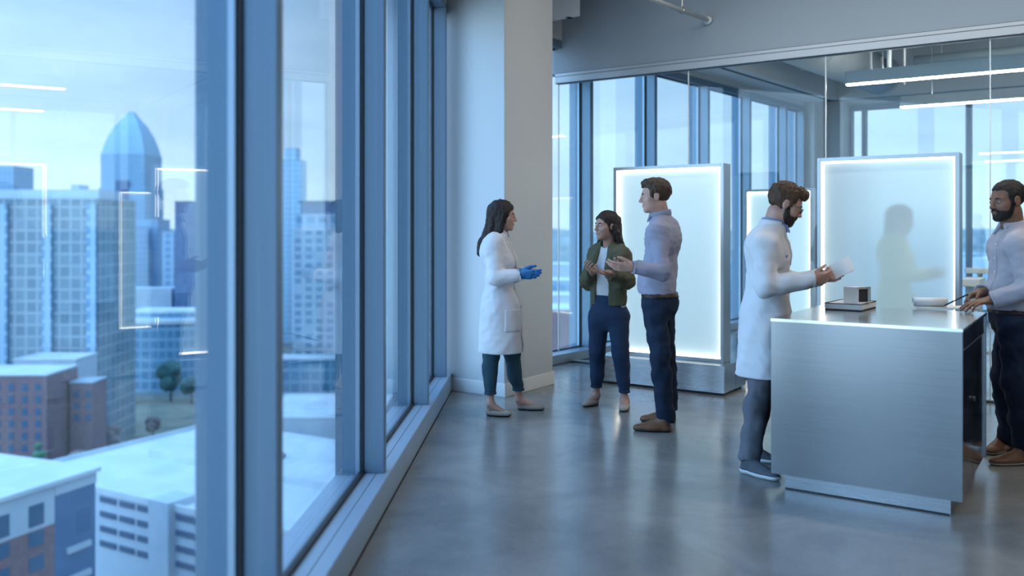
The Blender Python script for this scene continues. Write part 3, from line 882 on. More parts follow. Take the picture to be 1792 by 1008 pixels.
# second pane: the apartment tower and its neighbours
Y = 330.0
x0 = (512 - CX) / F_PX * Y
sY = Y / F_PX
t = thing('apartment_tower', 'pale apartment tower with a grid of windows and a dark crown, in the second pane', 'tower', (x0, Y, G))
w = 112 * sY
zf = lambda y: EYE - (y - HY) * sY - G
h = zf(398)
box('body', M['precast'], (0, w, 0, 16, 0, h), t)
box('top_storey', F['mid'], (1.2, w - 1.5, 1, 14, h, zf(374)), t)
box('crown', F['navy'], (2.6, w - 3.0, 2, 13, zf(374) - 0.05, zf(355)), t)
box('crown_slab', M['opening'], (2.0, w - 2.4, 1.5, 13.5, zf(355), zf(351)), t)
MB().tube([(w * 0.42, 7, zf(351)), (w * 0.42, 7, zf(338))], 0.12, 8).build('mast', M['roof_grey'], t)
nb, nf = 6, 16
for r in range(nf):
    for c in range(nb):
        bw = w / nb
        z = h - 2.9 - r * 3.0
        box('window', M['win_dim'] if (r * 5 + c * 3) % 7 else M['roof_grey'], (c * bw + bw * 0.22, c * bw + bw * 0.80, -0.06, 0.05, z, z + 1.75), t)
tS, wS, hS = block('slim_pale_tower', 'slim pale stepped tower behind the apartment tower, at the left of the second pane', 490, 527, 280, 520, 14, F['pale'], M['roof_grey'])
box('upper_stage', F['pale'], (wS * 0.18, wS * 0.72, 2, 12, hS - 0.3, hS + 22 * 520 / F_PX), tS)
block('podium_block', 'low dark podium below the apartment tower', 470, 640, 628, 312, 12, F['teal'], M['roof_white'])
block('pale_roof_hall', 'long low hall with pale roof at the foot of the second pane', 440, 660, 730, 210, 30, M['precast'], M['roof_white'])
block('pale_lower_block', 'pale grid block glimpsed in the narrow third pane', 660, 716, 388, 330, 16, F['pale'], M['roof_grey'])
block('white_low_block', 'low white block at the foot of the narrow third pane', 655, 740, 560, 260, 14, M['precast'], M['roof_white'])

# beyond the far windows
for k, (px0, px1, yt, Y, d, mat, roof, lab) in enumerate([
        (950, 1012, 462, 420, 24, M['precast'], M['roof_white'], 'low white building furthest up in the gap between column and woman'),
        (940, 1006, 490, 330, 20, F['teal'], M['roof_white'], 'teal building in the gap right of the column, middle of the stack'),
        (930, 1010, 516, 285, 16, M['precast'], M['roof_white'], 'white building in the gap right of the column, above the brick one'),
        (930, 1012, 540, 240, 18, M['brick'], M['roof_white'], 'purple-red brick building low in the gap right of the column'),
        (1270, 1304, 455, 500, 24, F['mid'], M['roof_grey'], 'blue-grey building seen low between the lit panel and the bearded man'),
        (1394, 1430, 449, 460, 24, F['mid'], M['roof_grey'], 'dark patterned building behind the lab coat man and the lit panel'),
        (1690, 1722, 445, 620, 30, F['teal'], M['roof_white'], 'teal building seen right of the lit panel with the figure'),
        (1722, 1775, 452, 560, 30, M['precast'], M['roof_white'], 'pale building behind the man writing at the counter')]):
    block('low_city_building', lab, px0, px1, yt, Y, d, mat, roof)

# wooded ridges at the horizon
def ridge(label, Y, pts, mat):
    t = MB()
    n = len(pts)
    vs, fs = [], []
    for px, py in pts:
        q = at(px, py, Y)
        vs += [(q[0], Y, G - 1), (q[0], Y + 60, q[2]), (q[0], Y + 240, G - 1)]
    for i in range(n - 1):
        for k in range(3):
            fs.append((3 * i + k, 3 * i + (k + 1) % 3, 3 * i + 3 + (k + 1) % 3, 3 * i + 3 + k))
    fs += [(0, 1, 2), (3 * n - 1, 3 * n - 2, 3 * n - 3)]
    o = t.add(vs, fs).build('ridge', mat)
    tag(o, label, 'hill', None, 'structure')
rg = random.Random(4)
ridge('blue wooded ridge along the horizon', 3000, [(-900 + 60 * i, 403 + rg.uniform(-4, 2)) for i in range(62)], M['hill'])
ridge('nearer wooded rise below the horizon', 1500, [(-900 + 60 * i, 415 + rg.uniform(-5, 4)) for i in range(62)], M['hill'])
rg = random.Random(11)
for k in range(16):
    px = 940 + k * 62 + rg.uniform(-10, 10)
    Y = rg.uniform(358, 404) if k % 3 else rg.uniform(700, 800)
    tree(['rounded dark tree among the low buildings beyond the far windows', 'brown tree among the low buildings beyond the far windows'][k % 2], px, 0, Y, rg.uniform(9, 14), M['leaf_dark'] if k % 2 == 0 else M['leaf_brown'], False, 40 + k, G, ['dark trees beyond the far windows', 'brown trees beyond the far windows'][k % 2])
# ---------------------------------------------------------------- figures: blended distance fields turned into meshes
def nv(v):
    v = np.asarray(v, float)
    return v / np.linalg.norm(v)

class Vol:
    """A distance field on a regular grid; shapes are blended in and the zero surface is meshed (surface nets)."""
    def __init__(self, lo, hi, h):
        self.h = h
        self.lo = np.asarray(lo, float)
        self.n = np.maximum(4, np.ceil((np.asarray(hi, float) - self.lo) / h).astype(int) + 1)
        self.d = np.full(self.n, 0.5, np.float32)

    def sub_box(self, lo, hi):
        a = np.clip(np.floor((np.asarray(lo) - self.lo) / self.h).astype(int), 0, self.n)
        b = np.clip(np.ceil((np.asarray(hi) - self.lo) / self.h).astype(int) + 1, 0, self.n)
        if np.any(b <= a):
            return None, None
        ax = [(self.lo[i] + self.h * np.arange(a[i], b[i])).astype(np.float32) for i in range(3)]
        P = np.stack(np.meshgrid(*ax, indexing='ij'), -1)
        return tuple(slice(a[i], b[i]) for i in range(3)), P

    def add(self, shape, k=0.02, grow=0.0):
        f, lo, hi = shape
        m = k + grow + 3 * self.h
        s, P = self.sub_box(lo - m, hi + m)
        if s is None:
            return self
        b = f(P) - grow
        a = self.d[s]
        if k > 0:
            q = np.maximum(k - np.abs(a - b), 0) / k
            self.d[s] = np.minimum(a, b) - q * q * k * 0.25
        else:
            self.d[s] = np.minimum(a, b)
        return self

    def cut(self, shape, k=0.0, grow=0.0):
        f, lo, hi = shape
        m = k + grow + 3 * self.h
        s, P = self.sub_box(lo - m, hi + m)
        if s is None:
            return self
        b = -(f(P) - grow)
        a = self.d[s]
        if k > 0:
            q = np.maximum(k - np.abs(a - b), 0) / k
            self.d[s] = np.maximum(a, b) + q * q * k * 0.25
        else:
            self.d[s] = np.maximum(a, b)
        return self

    def plane(self, p, n, k=0.0):
        """Keep only what lies on the side of the plane that n points to."""
        s, P = self.sub_box(self.lo, self.lo + self.h * (self.n - 1))
        b = -((P - np.asarray(p, np.float32)) @ nv(n).astype(np.float32))
        self.d[s] = np.maximum(self.d[s], b)
        return self

    def wrinkle(self, amp, freq, stretch=(1, 1, 1), seed=0, n=7, inside=None):
        rg = np.random.RandomState(seed)
        s, P = self.sub_box(self.lo, self.lo + self.h * (self.n - 1))
        near = np.abs(self.d) < 0.03
        if inside is not None:
            near &= inside(P)
        Q = P[near]
        w = np.zeros(len(Q), np.float32)
        for _ in range(n):
            v = rg.normal(size=3) * np.asarray(stretch)
            v = v / np.linalg.norm(v) * freq * rg.uniform(0.6, 1.5)
            w += np.sin(Q @ v.astype(np.float32) + rg.uniform(0, 6.28) + 0.9 * np.sin(Q @ (v[[1, 2, 0]] * 0.4).astype(np.float32)))
        self.d[near] += (amp / n ** 0.5 * w).astype(np.float32)
        return self

    def shell(self, off, region):
        """A thin piece lying on this surface: the surface grown by off, within region."""
        r = Vol.__new__(Vol)
        r.h, r.lo, r.n = self.h, self.lo, self.n
        r.d = np.full(self.n, 0.5, np.float32)
        f, lo, hi = region
        s, P = self.sub_box(lo - 3 * self.h, hi + 3 * self.h)
        if s is not None:
            r.d[s] = np.maximum(self.d[s] - off, f(P))
            r.d[s] = np.maximum(r.d[s], -(self.d[s] + 0.012))
        return r

    def mesh(self, name, mat, parent, target=None, smooth=2):
        d = self.d
        s = d < 0
        nx, ny, nz = d.shape
        cnt = np.zeros((nx - 1, ny - 1, nz - 1), np.int8)
        offs = [(i, j, k) for i in (0, 1) for j in (0, 1) for k in (0, 1)]
        for i, j, k in offs:
            cnt += s[i:nx - 1 + i, j:ny - 1 + j, k:nz - 1 + k]
        act = np.argwhere((cnt > 0) & (cnt < 8))
        if len(act) == 0:
            return None
        val = {o: d[act[:, 0] + o[0], act[:, 1] + o[1], act[:, 2] + o[2]] for o in offs}
        acc = np.zeros((len(act), 3), np.float64)
        num = np.zeros(len(act))
        for o in offs:
            for ax in range(3):
                if o[ax] == 0:
                    o2 = list(o); o2[ax] = 1; o2 = tuple(o2)
                    va, vb = val[o], val[o2]
                    m = (va < 0) != (vb < 0)
                    t = va[m] / (va[m] - vb[m])
                    p = np.tile(np.array(o, float), (m.sum(), 1))
                    p[:, ax] += t
                    acc[m] += p
                    num[m] += 1
        V = (act + acc / num[:, None]) * self.h + self.lo
        vid = np.full(cnt.shape, -1, np.int32)
        vid[act[:, 0], act[:, 1], act[:, 2]] = np.arange(len(act))
        quads = []
        for ax in range(3):
            sl0, sl1 = [slice(None)] * 3, [slice(None)] * 3
            sl0[ax], sl1[ax] = slice(0, -1), slice(1, None)
            a, b = s[tuple(sl0)], s[tuple(sl1)]
            e = np.argwhere(a != b)
            u, w = (ax + 1) % 3, (ax + 2) % 3
            e = e[(e[:, u] > 0) & (e[:, w] > 0) & (e[:, u] < d.shape[u] - 1) & (e[:, w] < d.shape[w] - 1)]
            def g(du, dw):
                q = e.copy(); q[:, u] += du; q[:, w] += dw
                return vid[q[:, 0], q[:, 1], q[:, 2]]
            q = np.stack([g(-1, -1), g(0, -1), g(0, 0), g(-1, 0)], 1)
            flip = ~a[e[:, 0], e[:, 1], e[:, 2]]
            q[flip] = q[flip][:, ::-1]
            quads.append(q)
        Q = np.concatenate(quads)
        Q = Q[(Q >= 0).all(1)]
        # relax
        for _ in range(smooth):
            S, C = np.zeros_like(V), np.zeros(len(V))
            for i in range(4):
                a, b = Q[:, i], Q[:, (i + 1) % 4]
                np.add.at(S, a, V[b]); np.add.at(C, a, 1)
                np.add.at(S, b, V[a]); np.add.at(C, b, 1)
            V = V * 0.5 + 0.5 * S / np.maximum(C, 1)[:, None]
        org = np.zeros(3)
        q = parent
        while q is not None:
            org += np.array(q.location)
            q = q.parent
        me = bpy.data.meshes.new(name)
        me.vertices.add(len(V)); me.vertices.foreach_set('co', (V - org).astype(np.float32).ravel())
        me.loops.add(Q.size); me.loops.foreach_set('vertex_index', Q.astype(np.int32).ravel())
        me.polygons.add(len(Q)); me.polygons.foreach_set('loop_start', (np.arange(len(Q)) * 4).astype(np.int32))
        me.update(calc_edges=True)
        me.validate()
        if target and len(Q) * 2 > target:
            o = bpy.data.objects.new('temporary', me); COL.objects.link(o)
            md = o.modifiers.new('d', 'DECIMATE'); md.ratio = target / (len(Q) * 2)
            dg = bpy.context.evaluated_depsgraph_get()
            me2 = bpy.data.meshes.new_from_object(o.evaluated_get(dg))
            bpy.data.objects.remove(o); bpy.data.meshes.remove(me)
            me = me2; me.name = name
        me.polygons.foreach_set('use_smooth', [True] * len(me.polygons))
        me.materials.clear()
        me.materials.append(mat)
        return link(name, me, parent)

# shapes: (distance function, lower corner, upper corner)
def cap(a, b, r1, r2=None, fwd=None, ratio=1.0):
    """A tapered capsule from a to b; with fwd it is flattened along fwd by ratio."""
    r2 = r1 if r2 is None else r2
    a, b = np.asarray(a, float), np.asarray(b, float)
    R = max(r1, r2) * max(1.0, ratio)
    lo, hi = np.minimum(a, b) - R, np.maximum(a, b) + R
    if fwd is None:
        T = np.eye(3)
        sc = 1.0
    else:
        f = nv(fwd)
        T = np.eye(3) + (1.0 / ratio - 1.0) * np.outer(f, f)
        sc = min(1.0, (1.0 + ratio) / 2)
    Ta, Tb = (T @ a).astype(np.float32), (T @ b).astype(np.float32)
    T32 = T.T.astype(np.float32)
    ba = Tb - Ta
    L = float(ba @ ba) + 1e-12
    def f_(P):
        q = P @ T32 - Ta
        t = np.clip((q @ ba) / L, 0, 1)
        e = q - t[..., None] * ba
        return (np.sqrt((e * e).sum(-1)) - (r1 + (r2 - r1) * t)) * sc
    return f_, lo, hi

def ell(c, r, R=None):
    """An ellipsoid with centre c, radii r along the rows of R."""
    c = np.asarray(c, float)
    R = np.eye(3) if R is None else np.asarray(R, float)
    r = np.asarray(r, float)
    ext = np.sqrt(((R * r[:, None]) ** 2).sum(0))
    M_ = (R / r[:, None]).T.astype(np.float32)
    M2 = (R / (r ** 2)[:, None]).T.astype(np.float32)
    c32 = c.astype(np.float32)
    def f_(P):
        q = P - c32
        k0 = np.sqrt(((q @ M_) ** 2).sum(-1))
        k1 = np.sqrt(((q @ M2) ** 2).sum(-1)) + 1e-9
        return k0 * (k0 - 1.0) / k1
    return f_, c - ext, c + ext

def obox(c, half, R=None, rad=0.0):
    c = np.asarray(c, float)
    R = np.eye(3) if R is None else np.asarray(R, float)
    half = np.asarray(half, float)
    ext = (np.abs(R) * half[:, None]).sum(0)
    Rt, c32, h32 = R.T.astype(np.float32), c.astype(np.float32), (half - rad).astype(np.float32)
    def f_(P):
        q = np.abs((P - c32) @ Rt) - h32
        return np.sqrt((np.maximum(q, 0) ** 2).sum(-1)) + np.minimum(q.max(-1), 0) - rad
    return f_, c - ext, c + ext

class Frame:
    """A local frame: forward, left, up around a centre."""
    def __init__(self, c, yaw, pitch=0.0, roll=0.0):
        self.c = np.asarray(c, float)
        y, p, r = (math.radians(a) for a in (yaw, pitch, roll))
        f = np.array([math.cos(y) * math.cos(p), math.sin(y) * math.cos(p), math.sin(p)])
        l = np.array([-math.sin(y), math.cos(y), 0.0])
        u = np.cross(f, l)
        self.f, self.l, self.u = f, l * math.cos(r) + u * math.sin(r), u * math.cos(r) - l * math.sin(r)
        self.R = np.stack([self.f, self.l, self.u])
    def __call__(self, x, y, z):
        return self.c + self.f * x + self.l * y + self.u * z

def head_shapes(h, k=1.0, female=False):
    """The head and face in frame h (centre between the ears at eye height); k scales it. (shape, blend, add?)"""
    S = []
    E = lambda c, r, b=0.02: S.append((ell(h(*(np.array(c) * k)), np.array(r) * k, h.R), b * k, True))
    C = lambda a, b_, r1, r2, b=0.012: S.append((cap(h(*(np.array(a) * k)), h(*(np.array(b_) * k)), r1 * k, r2 * k), b * k, True))
    X = lambda c, r, b=0.012: S.append((ell(h(*(np.array(c) * k)), np.array(r) * k, h.R), b * k, False))
    jw = 0.90 if female else 1.0
    E((-0.016, 0, 0.036), (0.097, 0.076, 0.083))
    E((0.036, 0, -0.020), (0.052, 0.062, 0.085), 0.03)
    E((0.026, 0, -0.062), (0.055, 0.056 * jw, 0.050), 0.03)
    C((0.074, -0.012 * jw, -0.098), (0.074, 0.012 * jw, -0.098), 0.016, 0.016, 0.03)
    for s in (-1, 1):
        C((0.052, s * 0.048, -0.022), (0.070, s * 0.030, -0.030), 0.018, 0.016, 0.02)
        C((0.076, s * 0.012, 0.024), (0.064, s * 0.046, 0.022), 0.012 if female else 0.014, 0.010, 0.015)
    for s in (-1, 1):
        X((0.098, s * 0.031, 0.003), (0.020, 0.020, 0.012))
    for s in (-1, 1):
        E((0.076, s * 0.031, 0.002), (0.013, 0.015, 0.011), 0.004)
    C((0.088, 0, 0.014), (0.106, 0, -0.024), 0.008, 0.011, 0.012)
    E((0.110, 0, -0.028), (0.011, 0.012, 0.009), 0.008)
    for s in (-1, 1):
        E((0.098, s * 0.012, -0.032), (0.011, 0.008, 0.008), 0.006)
    C((0.088, -0.016, -0.056), (0.088, 0.016, -0.056), 0.008, 0.008, 0.010)
    C((0.087, -0.014, -0.068), (0.087, 0.014, -0.068), 0.008, 0.008, 0.008)
    for s in (-1, 1):
        E((-0.008, s * 0.079, -0.006), (0.021, 0.008, 0.033), 0.008)
        X((-0.002, s * 0.088, -0.004), (0.010, 0.006, 0.018), 0.006)
    return S

def hand_shapes(w, d, n, t, curl=(30, 35, 40, 45), k=1.0, spread=1.0, thumb=0.6):
    """A hand from wrist w: d along the palm, n out of the palm, t to the thumb side; curl in degrees per joint, index to little finger."""
    d, n = nv(d), np.asarray(n, float)
    n = nv(n - d * (n @ d))
    t0 = np.asarray(t, float)
    t = nv(t0 - d * (t0 @ d) - n * (t0 @ n))
    S = []
    kx = [(0.090, 0.031), (0.094, 0.0105), (0.089, -0.0100), (0.080, -0.0290)]
    seg = [(0.041, 0.025, 0.021), (0.046, 0.028, 0.022), (0.042, 0.026, 0.021), (0.033, 0.020, 0.019)]
    S.append((cap(w - d * 0.02, w + d * 0.02, 0.027 * k, 0.028 * k, n, 0.72), 0.02))
    for i in range(4):
        a = w + d * 0.012 * k + t * kx[i][1] * 0.55 * k
        b = w + d * (kx[i][0] - 0.004) * k + t * kx[i][1] * 0.93 * k
        S.append((cap(a, b, 0.0150 * k, 0.0115 * k), 0.014))
    S.append((cap(w + d * 0.03 * k + t * 0.016 * k + n * 0.006 * k, w + d * 0.055 * k + t * 0.024 * k + n * 0.006 * k, 0.015 * k, 0.013 * k), 0.014))
    for i in range(4):
        p = w + d * kx[i][0] * k + t * kx[i][1] * k
        fan = (1.5 - i) * 0.055 * spread
        dd = nv(d + t * fan)
        base_d = dd
        c, total = math.radians(curl[i]), 0.0
        r = [0.0092, 0.0085, 0.0078, 0.0070] if i < 3 else [0.0080, 0.0075, 0.0070, 0.0064]
        for j in range(3):
            total += c * (0.8, 1.15, 0.75)[j]
            q = p + (base_d * math.cos(total) + n * math.sin(total)) * seg[i][j] * k
            S.append((cap(p, q, r[j] * k, r[j + 1] * k), 0.0035))
            p = q
    p = w + d * 0.022 * k + t * 0.026 * k + n * 0.006 * k
    d1 = nv(d * (0.75 + 0.1 * thumb) + t * 0.75 + n * 0.35 * thumb)
    q = p + d1 * 0.040 * k
    S.append((cap(p, q, 0.0140 * k, 0.0105 * k), 0.010))
    d2 = nv(d * 0.95 + t * (0.55 - 0.3 * thumb) + n * 0.45 * thumb)
    q2 = q + d2 * 0.032 * k
    S.append((cap(q, q2, 0.0105 * k, 0.0092 * k), 0.004))
    d3 = nv(d2 + n * 0.25 * thumb - t * 0.15)
    S.append((cap(q2, q2 + d3 * 0.024 * k, 0.0092 * k, 0.0078 * k), 0.004))
    return S

def foot_frame(heel, toe):
    f = nv(np.array([toe[0] - heel[0], toe[1] - heel[1], 0.0]))
    l = np.array([-f[1], f[0], 0.0])
    return f, l

def bounds(pts, m):
    P = np.array(pts)
    return P.min(0) - m, P.max(0) + m

SKIN = {}
def skin(name, c, c2):
    SKIN[name] = surf(name, c, 0.5, col2=c2, scale=14, bump=0.05, bscale=120)
    return SKIN[name]
skin('fair_skin', (0.40, 0.225, 0.17), (0.44, 0.25, 0.19))
skin('light_skin', (0.42, 0.235, 0.18), (0.46, 0.26, 0.20))
skin('olive_skin', (0.35, 0.195, 0.14), (0.39, 0.215, 0.155))
skin('brown_skin', (0.185, 0.090, 0.058), (0.22, 0.11, 0.07))
CLOTH = {}
def cloth(name, c, c2=None, rough=0.85, scale=3.0, bump=0.25, bscale=260):
    CLOTH[name] = surf(name, c, rough, col2=c2, scale=scale, bump=bump, bscale=bscale, spec=0.25)
    return CLOTH[name]
cloth('white_coat_cotton', (0.57, 0.575, 0.61), (0.62, 0.625, 0.65), 0.8)
cloth('teal_denim', (0.022, 0.055, 0.080), (0.030, 0.070, 0.098))
cloth('blue_denim', (0.012, 0.025, 0.058), (0.019, 0.037, 0.078))
cloth('dark_denim', (0.007, 0.015, 0.034), (0.012, 0.023, 0.048))
cloth('olive_cotton', (0.078, 0.074, 0.044), (0.098, 0.092, 0.056))
cloth('white_knit', (0.50, 0.49, 0.51), (0.56, 0.55, 0.56))
cloth('lilac_shirt', (0.255, 0.255, 0.335), (0.29, 0.29, 0.37))
cloth('grey_trouser', (0.11, 0.115, 0.135), (0.14, 0.145, 0.165))
cloth('pale_grey_shirt', (0.36, 0.36, 0.42), (0.41, 0.41, 0.46))
cloth('blue_collar', (0.16, 0.22, 0.38), (0.19, 0.25, 0.42))
cloth('pale_green_coat', (0.80, 0.80, 0.34), (0.84, 0.84, 0.38))
cloth('nitrile_blue', (0.020, 0.16, 0.42), (0.03, 0.19, 0.47), 0.45)
cloth('beige_suede', (0.30, 0.25, 0.21), (0.34, 0.29, 0.24))
cloth('brown_leather', (0.155, 0.070, 0.035), (0.20, 0.09, 0.045), 0.42)
cloth('tan_brown_leather', (0.12, 0.060, 0.035), (0.16, 0.08, 0.045), 0.45)
cloth('grey_mesh', (0.075, 0.080, 0.095), (0.10, 0.105, 0.12))
cloth('white_rubber', (0.68, 0.68, 0.68), None, 0.6)
cloth('dark_rubber', (0.03, 0.028, 0.026), None, 0.6)
cloth('belt_leather', (0.035, 0.022, 0.018), None, 0.45)
HAIR = {n: surf(n, c, 0.58, col2=c2, scale=30, bump=0.5, bscale=110, stretch=(1, 1, 0.10), bdist=0.004, spec=0.3)
        for n, c, c2 in (('dark_brown_hair', (0.013, 0.008, 0.007), (0.024, 0.014, 0.011)),
                         ('brown_hair', (0.040, 0.023, 0.015), (0.062, 0.037, 0.024)),
                         ('chestnut_hair', (0.050, 0.026, 0.014), (0.080, 0.042, 0.022)),
                         ('black_hair', (0.010, 0.008, 0.008), (0.018, 0.014, 0.013)))}
M['eye_white'] = surf('eye_white', (0.42, 0.40, 0.39), 0.35)
M['iris'] = surf('dark_iris', (0.03, 0.018, 0.012), 0.2)
M['lip'] = surf('lip_skin', (0.36, 0.15, 0.13), 0.45)
M['lip_dark'] = surf('lip_skin_dark', (0.15, 0.06, 0.05), 0.45)
M['spectacle'] = surf('dark_spectacle_frame', (0.015, 0.013, 0.014), 0.3)
M['lens'] = clear_glass('spectacle_lens', (0.95, 0.97, 0.98), 0.04)

def make_person(name_label, J, o):
    """J: joints in world space; o: how the person looks."""
    base = np.array([np.mean([J['ankle_l'][0], J['ankle_r'][0]]), np.mean([J['ankle_l'][1], J['ankle_r'][1]]), 0.0])
    root = thing('person', name_label, 'person', tuple(base))
    fem, hk = o.get('female', False), o.get('hk', 1.0)
    T = o['torso_yaw']
    tf = np.array([math.cos(math.radians(T)), math.sin(math.radians(T)), 0.0])
    tl = np.array([-tf[1], tf[0], 0.0])
    H = Frame(J['head'], o['head_yaw'], o.get('head_pitch', 0), o.get('head_roll', 0))
    sk = SKIN[o['skin']]
    neck, chest, waist, pelvis = J['neck'], J['chest'], J['waist'], J['pelvis']
    bw = o.get('build', 1.0)                 # breadth of the trunk
    sh_r = (0.050 if fem else 0.060) * bw
    # ---- feet
    feet = {}
    for s in ('l', 'r'):
        heel, toe = J['heel_' + s], J['toe_' + s]
        f, l = foot_frame(heel, toe)
        feet[s] = (heel, toe, f, l, np.linalg.norm((toe - heel)[:2]))
    pts = [J[k] for k in J if isinstance(J[k], np.ndarray) and J[k].shape == (3,)]
    # ---- hands
    hands = {}
    for s in ('l', 'r'):
        hd = o['hand_' + s]
        hands[s] = hand_shapes(J['wrist_' + s], hd['d'], hd['n'], hd['t'], hd.get('curl', (30, 35, 40, 45)), (0.90 if fem else 1.0) * hd.get('k', 1.0), hd.get('spread', 1.0), hd.get('thumb', 0.6))
    hp = [J['wrist_' + s] + nv(o['hand_' + s]['d']) * 0.2 for s in 'lr']
    lo, hi = bounds(pts + hp, 0.16)
    lo[2] = -0.01
    # ---- body: one continuous skin
    v = Vol(lo, hi, 0.0042)
    tr = 0.62
    v.add(cap(pelvis, waist, 0.130 * bw, 0.112 * bw, tf, tr), 0.03)
    v.add(cap(waist, chest, 0.112 * bw, 0.135 * bw, tf, tr), 0.04)
    v.add(cap(J['sh_l'], J['sh_r'], sh_r * 0.80, sh_r * 0.80), 0.05)
    for s in 'lr':
        v.add(cap(J['sh_' + s], J['el_' + s], sh_r * 0.78, 0.036 if fem else 0.042), 0.03)
        v.add(cap(J['el_' + s], J['wrist_' + s], 0.037 if fem else 0.043, 0.024 if fem else 0.028), 0.02)
        v.add(cap(J['hip_' + s], J['knee_' + s], 0.070, 0.048), 0.03)
        v.add(cap(J['knee_' + s], J['ankle_' + s], 0.043 if fem else 0.046, 0.026 if fem else 0.032), 0.02)
        heel, toe, f, l, L = feet[s]
        v.add(cap(heel + f * 0.035 + [0, 0, 0.036], heel + f * 0.035 + [0, 0, 0.036], 0.030), 0.02)
        v.add(cap(J['ankle_' + s], heel + f * 0.045 + [0, 0, 0.034], 0.030, 0.028), 0.02)
        v.add(cap(J['ankle_' + s] + [0, 0, -0.02], toe - f * 0.06 + [0, 0, 0.025], 0.028, 0.020, l, 1.4), 0.02)
    nk = H(-0.022, 0, -0.070)
    v.add(cap(nk, neck + [0, 0, -0.02], 0.049 if fem else 0.058, 0.054 if fem else 0.066), 0.03)
    for shp, b, plus in head_shapes(H, hk, fem):
        v.add(shp, b) if plus else v.cut(shp, b)
    for s in 'lr':
        for shp, b in hands[s]:
            v.add(shp, b)
    body = v.mesh('body', sk, root, 26000, 1)
    # ---- face parts
    for s in (-1, 1):
        bm_ = bmesh.new(); bmesh.ops.create_uvsphere(bm_, u_segments=16, v_segments=10, radius=1.0)
        c = H(*(np.array([0.0840, s * 0.031, 0.002]) * hk)) - base
        e = MB(); e.add([c + (H.f * vv.co.x * 0.0068 + H.l * vv.co.y * 0.0125 + H.u * vv.co.z * 0.0052) * hk for vv in bm_.verts], [tuple(x.index for x in f_.verts) for f_ in bm_.faces]); bm_.free()
        eye = e.build('eye', M['eye_white'], root, smooth=True)
        ic = c + H.f * 0.0050 * hk + H.u * o.get('look', 0.0) * 0.4
        MB().tube([ic, ic + H.f * 0.0024 * hk], [0.0052 * hk, 0.0040 * hk], 12).build('iris', M['iris'], eye)
        q = [H(*(np.array(p_) * hk)) - base for p_ in ((0.089, s * 0.014, 0.019), (0.088, s * 0.030, 0.025), (0.076, s * 0.048, 0.020))]
        MB().tube(q, [0.0036, 0.0042, 0.0022], 8).build('eyebrow', HAIR[o['hair_mat']], root, smooth=True)
    lv = Vol(*bounds([H(0.09 * hk, 0, -0.062 * hk)], 0.05), 0.0025)
    lv.add(cap(H(0.0905 * hk, -0.019 * hk, -0.0575 * hk), H(0.0905 * hk, 0.019 * hk, -0.0575 * hk), 0.0062 * hk), 0)
    lv.add(ell(H(0.0915 * hk, 0, -0.0675 * hk), np.array([0.0075, 0.019, 0.0060]) * hk, H.R), 0.002)
    lv.mesh('lips', M['lip_dark'] if o['skin'] == 'brown_skin' else M['lip'], root, None, 1)
    # ---- hair
    hv = Vol(*bounds([H(0.13, 0.12, 0.15), H(-0.17, -0.12, -0.14), H(-0.17, 0.12, 0.15), H(0.13, -0.12, -0.14)] + [p_ for c_ in o.get('locks', []) for p_ in c_[:2]], 0.08), 0.005)
    hg = o.get('hair_thick', 0.012)
    hv.add(ell(H(-0.018 * hk, 0, 0.038 * hk), np.array([0.097 * hk + hg, 0.076 * hk + hg * 0.8, 0.083 * hk + hg]), H.R), 0)
    for shp in o.get('hair_add', lambda H_: [])(H):
        hv.add(shp, 0.02)
    nrm = H.f * 0.756 - H.u * 0.655
    # the hairline: keep what lies behind and above it
    if o.get('short_cut'):
        hv.cut(obox(H(0.108 * hk, 0, -0.043 * hk), np.array([0.070, 0.13, o['short_cut']]) * hk, H.R, 0.022), 0.008)
        for s in (-1, 1):
            hv.add(cap(H(0.024 * hk, s * 0.066 * hk, 0.03 * hk), H(0.024 * hk, s * 0.070 * hk, -0.020 * hk), 0.011, 0.008), 0.01)
    else:
        hv.cut(ell(H(0.125 * hk, 0, -0.058 * hk), np.array([0.110, 0.10, 0.115]) * hk * o.get('hairline', 1.0), H.R), 0.012)
    for s in (-1, 1):
        if not o.get('covers_ears'):
            hv.cut(ell(H(-0.006, s * 0.088, -0.014), (0.022, 0.022, 0.034), H.R), 0.005)
    if not o.get('locks'):
        hv.plane(H(0.015, 0, -0.018), H.u * 0.84 - H.f * 0.54)
    for c_ in o.get('locks', []):
        hv.add(cap(c_[0], c_[1], c_[2], c_[3], c_[4] if len(c_) > 4 else None, c_[5] if len(c_) > 5 else 1.0), 0.03)
    hv.wrinkle(o.get('hair_amp', 0.0030), 190, (1, 1, 0.25), 3)
    hv.mesh('hair', HAIR[o['hair_mat']], root, 9000, 1)
    # ---- beard
    if o.get('beard'):
        bv = Vol(*bounds([H(0.03, 0, -0.06)], 0.14), 0.004)
        tmp = head_shapes(H, hk, fem)
        for shp, b, plus in tmp:
            bv.add(shp, b) if plus else bv.cut(shp, b)
        bd = bv.d.copy()
        reg = Vol(*bounds([H(0.03, 0, -0.06)], 0.14), 0.004)
        reg.add(ell(H(0.045 * hk, 0, -0.092 * hk), np.array([0.085, 0.085, 0.052]) * hk, H.R), 0)
        for s in (-1, 1):
            reg.add(cap(H(0.012 * hk, s * 0.070 * hk, -0.018 * hk), H(0.03 * hk, s * 0.062 * hk, -0.07 * hk), 0.014, 0.022), 0.01)
        reg.add(cap(H(0.098 * hk, -0.024 * hk, -0.047 * hk), H(0.098 * hk, 0.024 * hk, -0.047 * hk), 0.0075), 0.01)
        reg.cut(ell(H(0.10 * hk, 0, -0.064 * hk), np.array([0.03, 0.024, 0.012]) * hk, H.R), 0.004)
        bv.d = np.maximum(np.maximum(bd - o['beard'], reg.d), -(bd + 0.008))
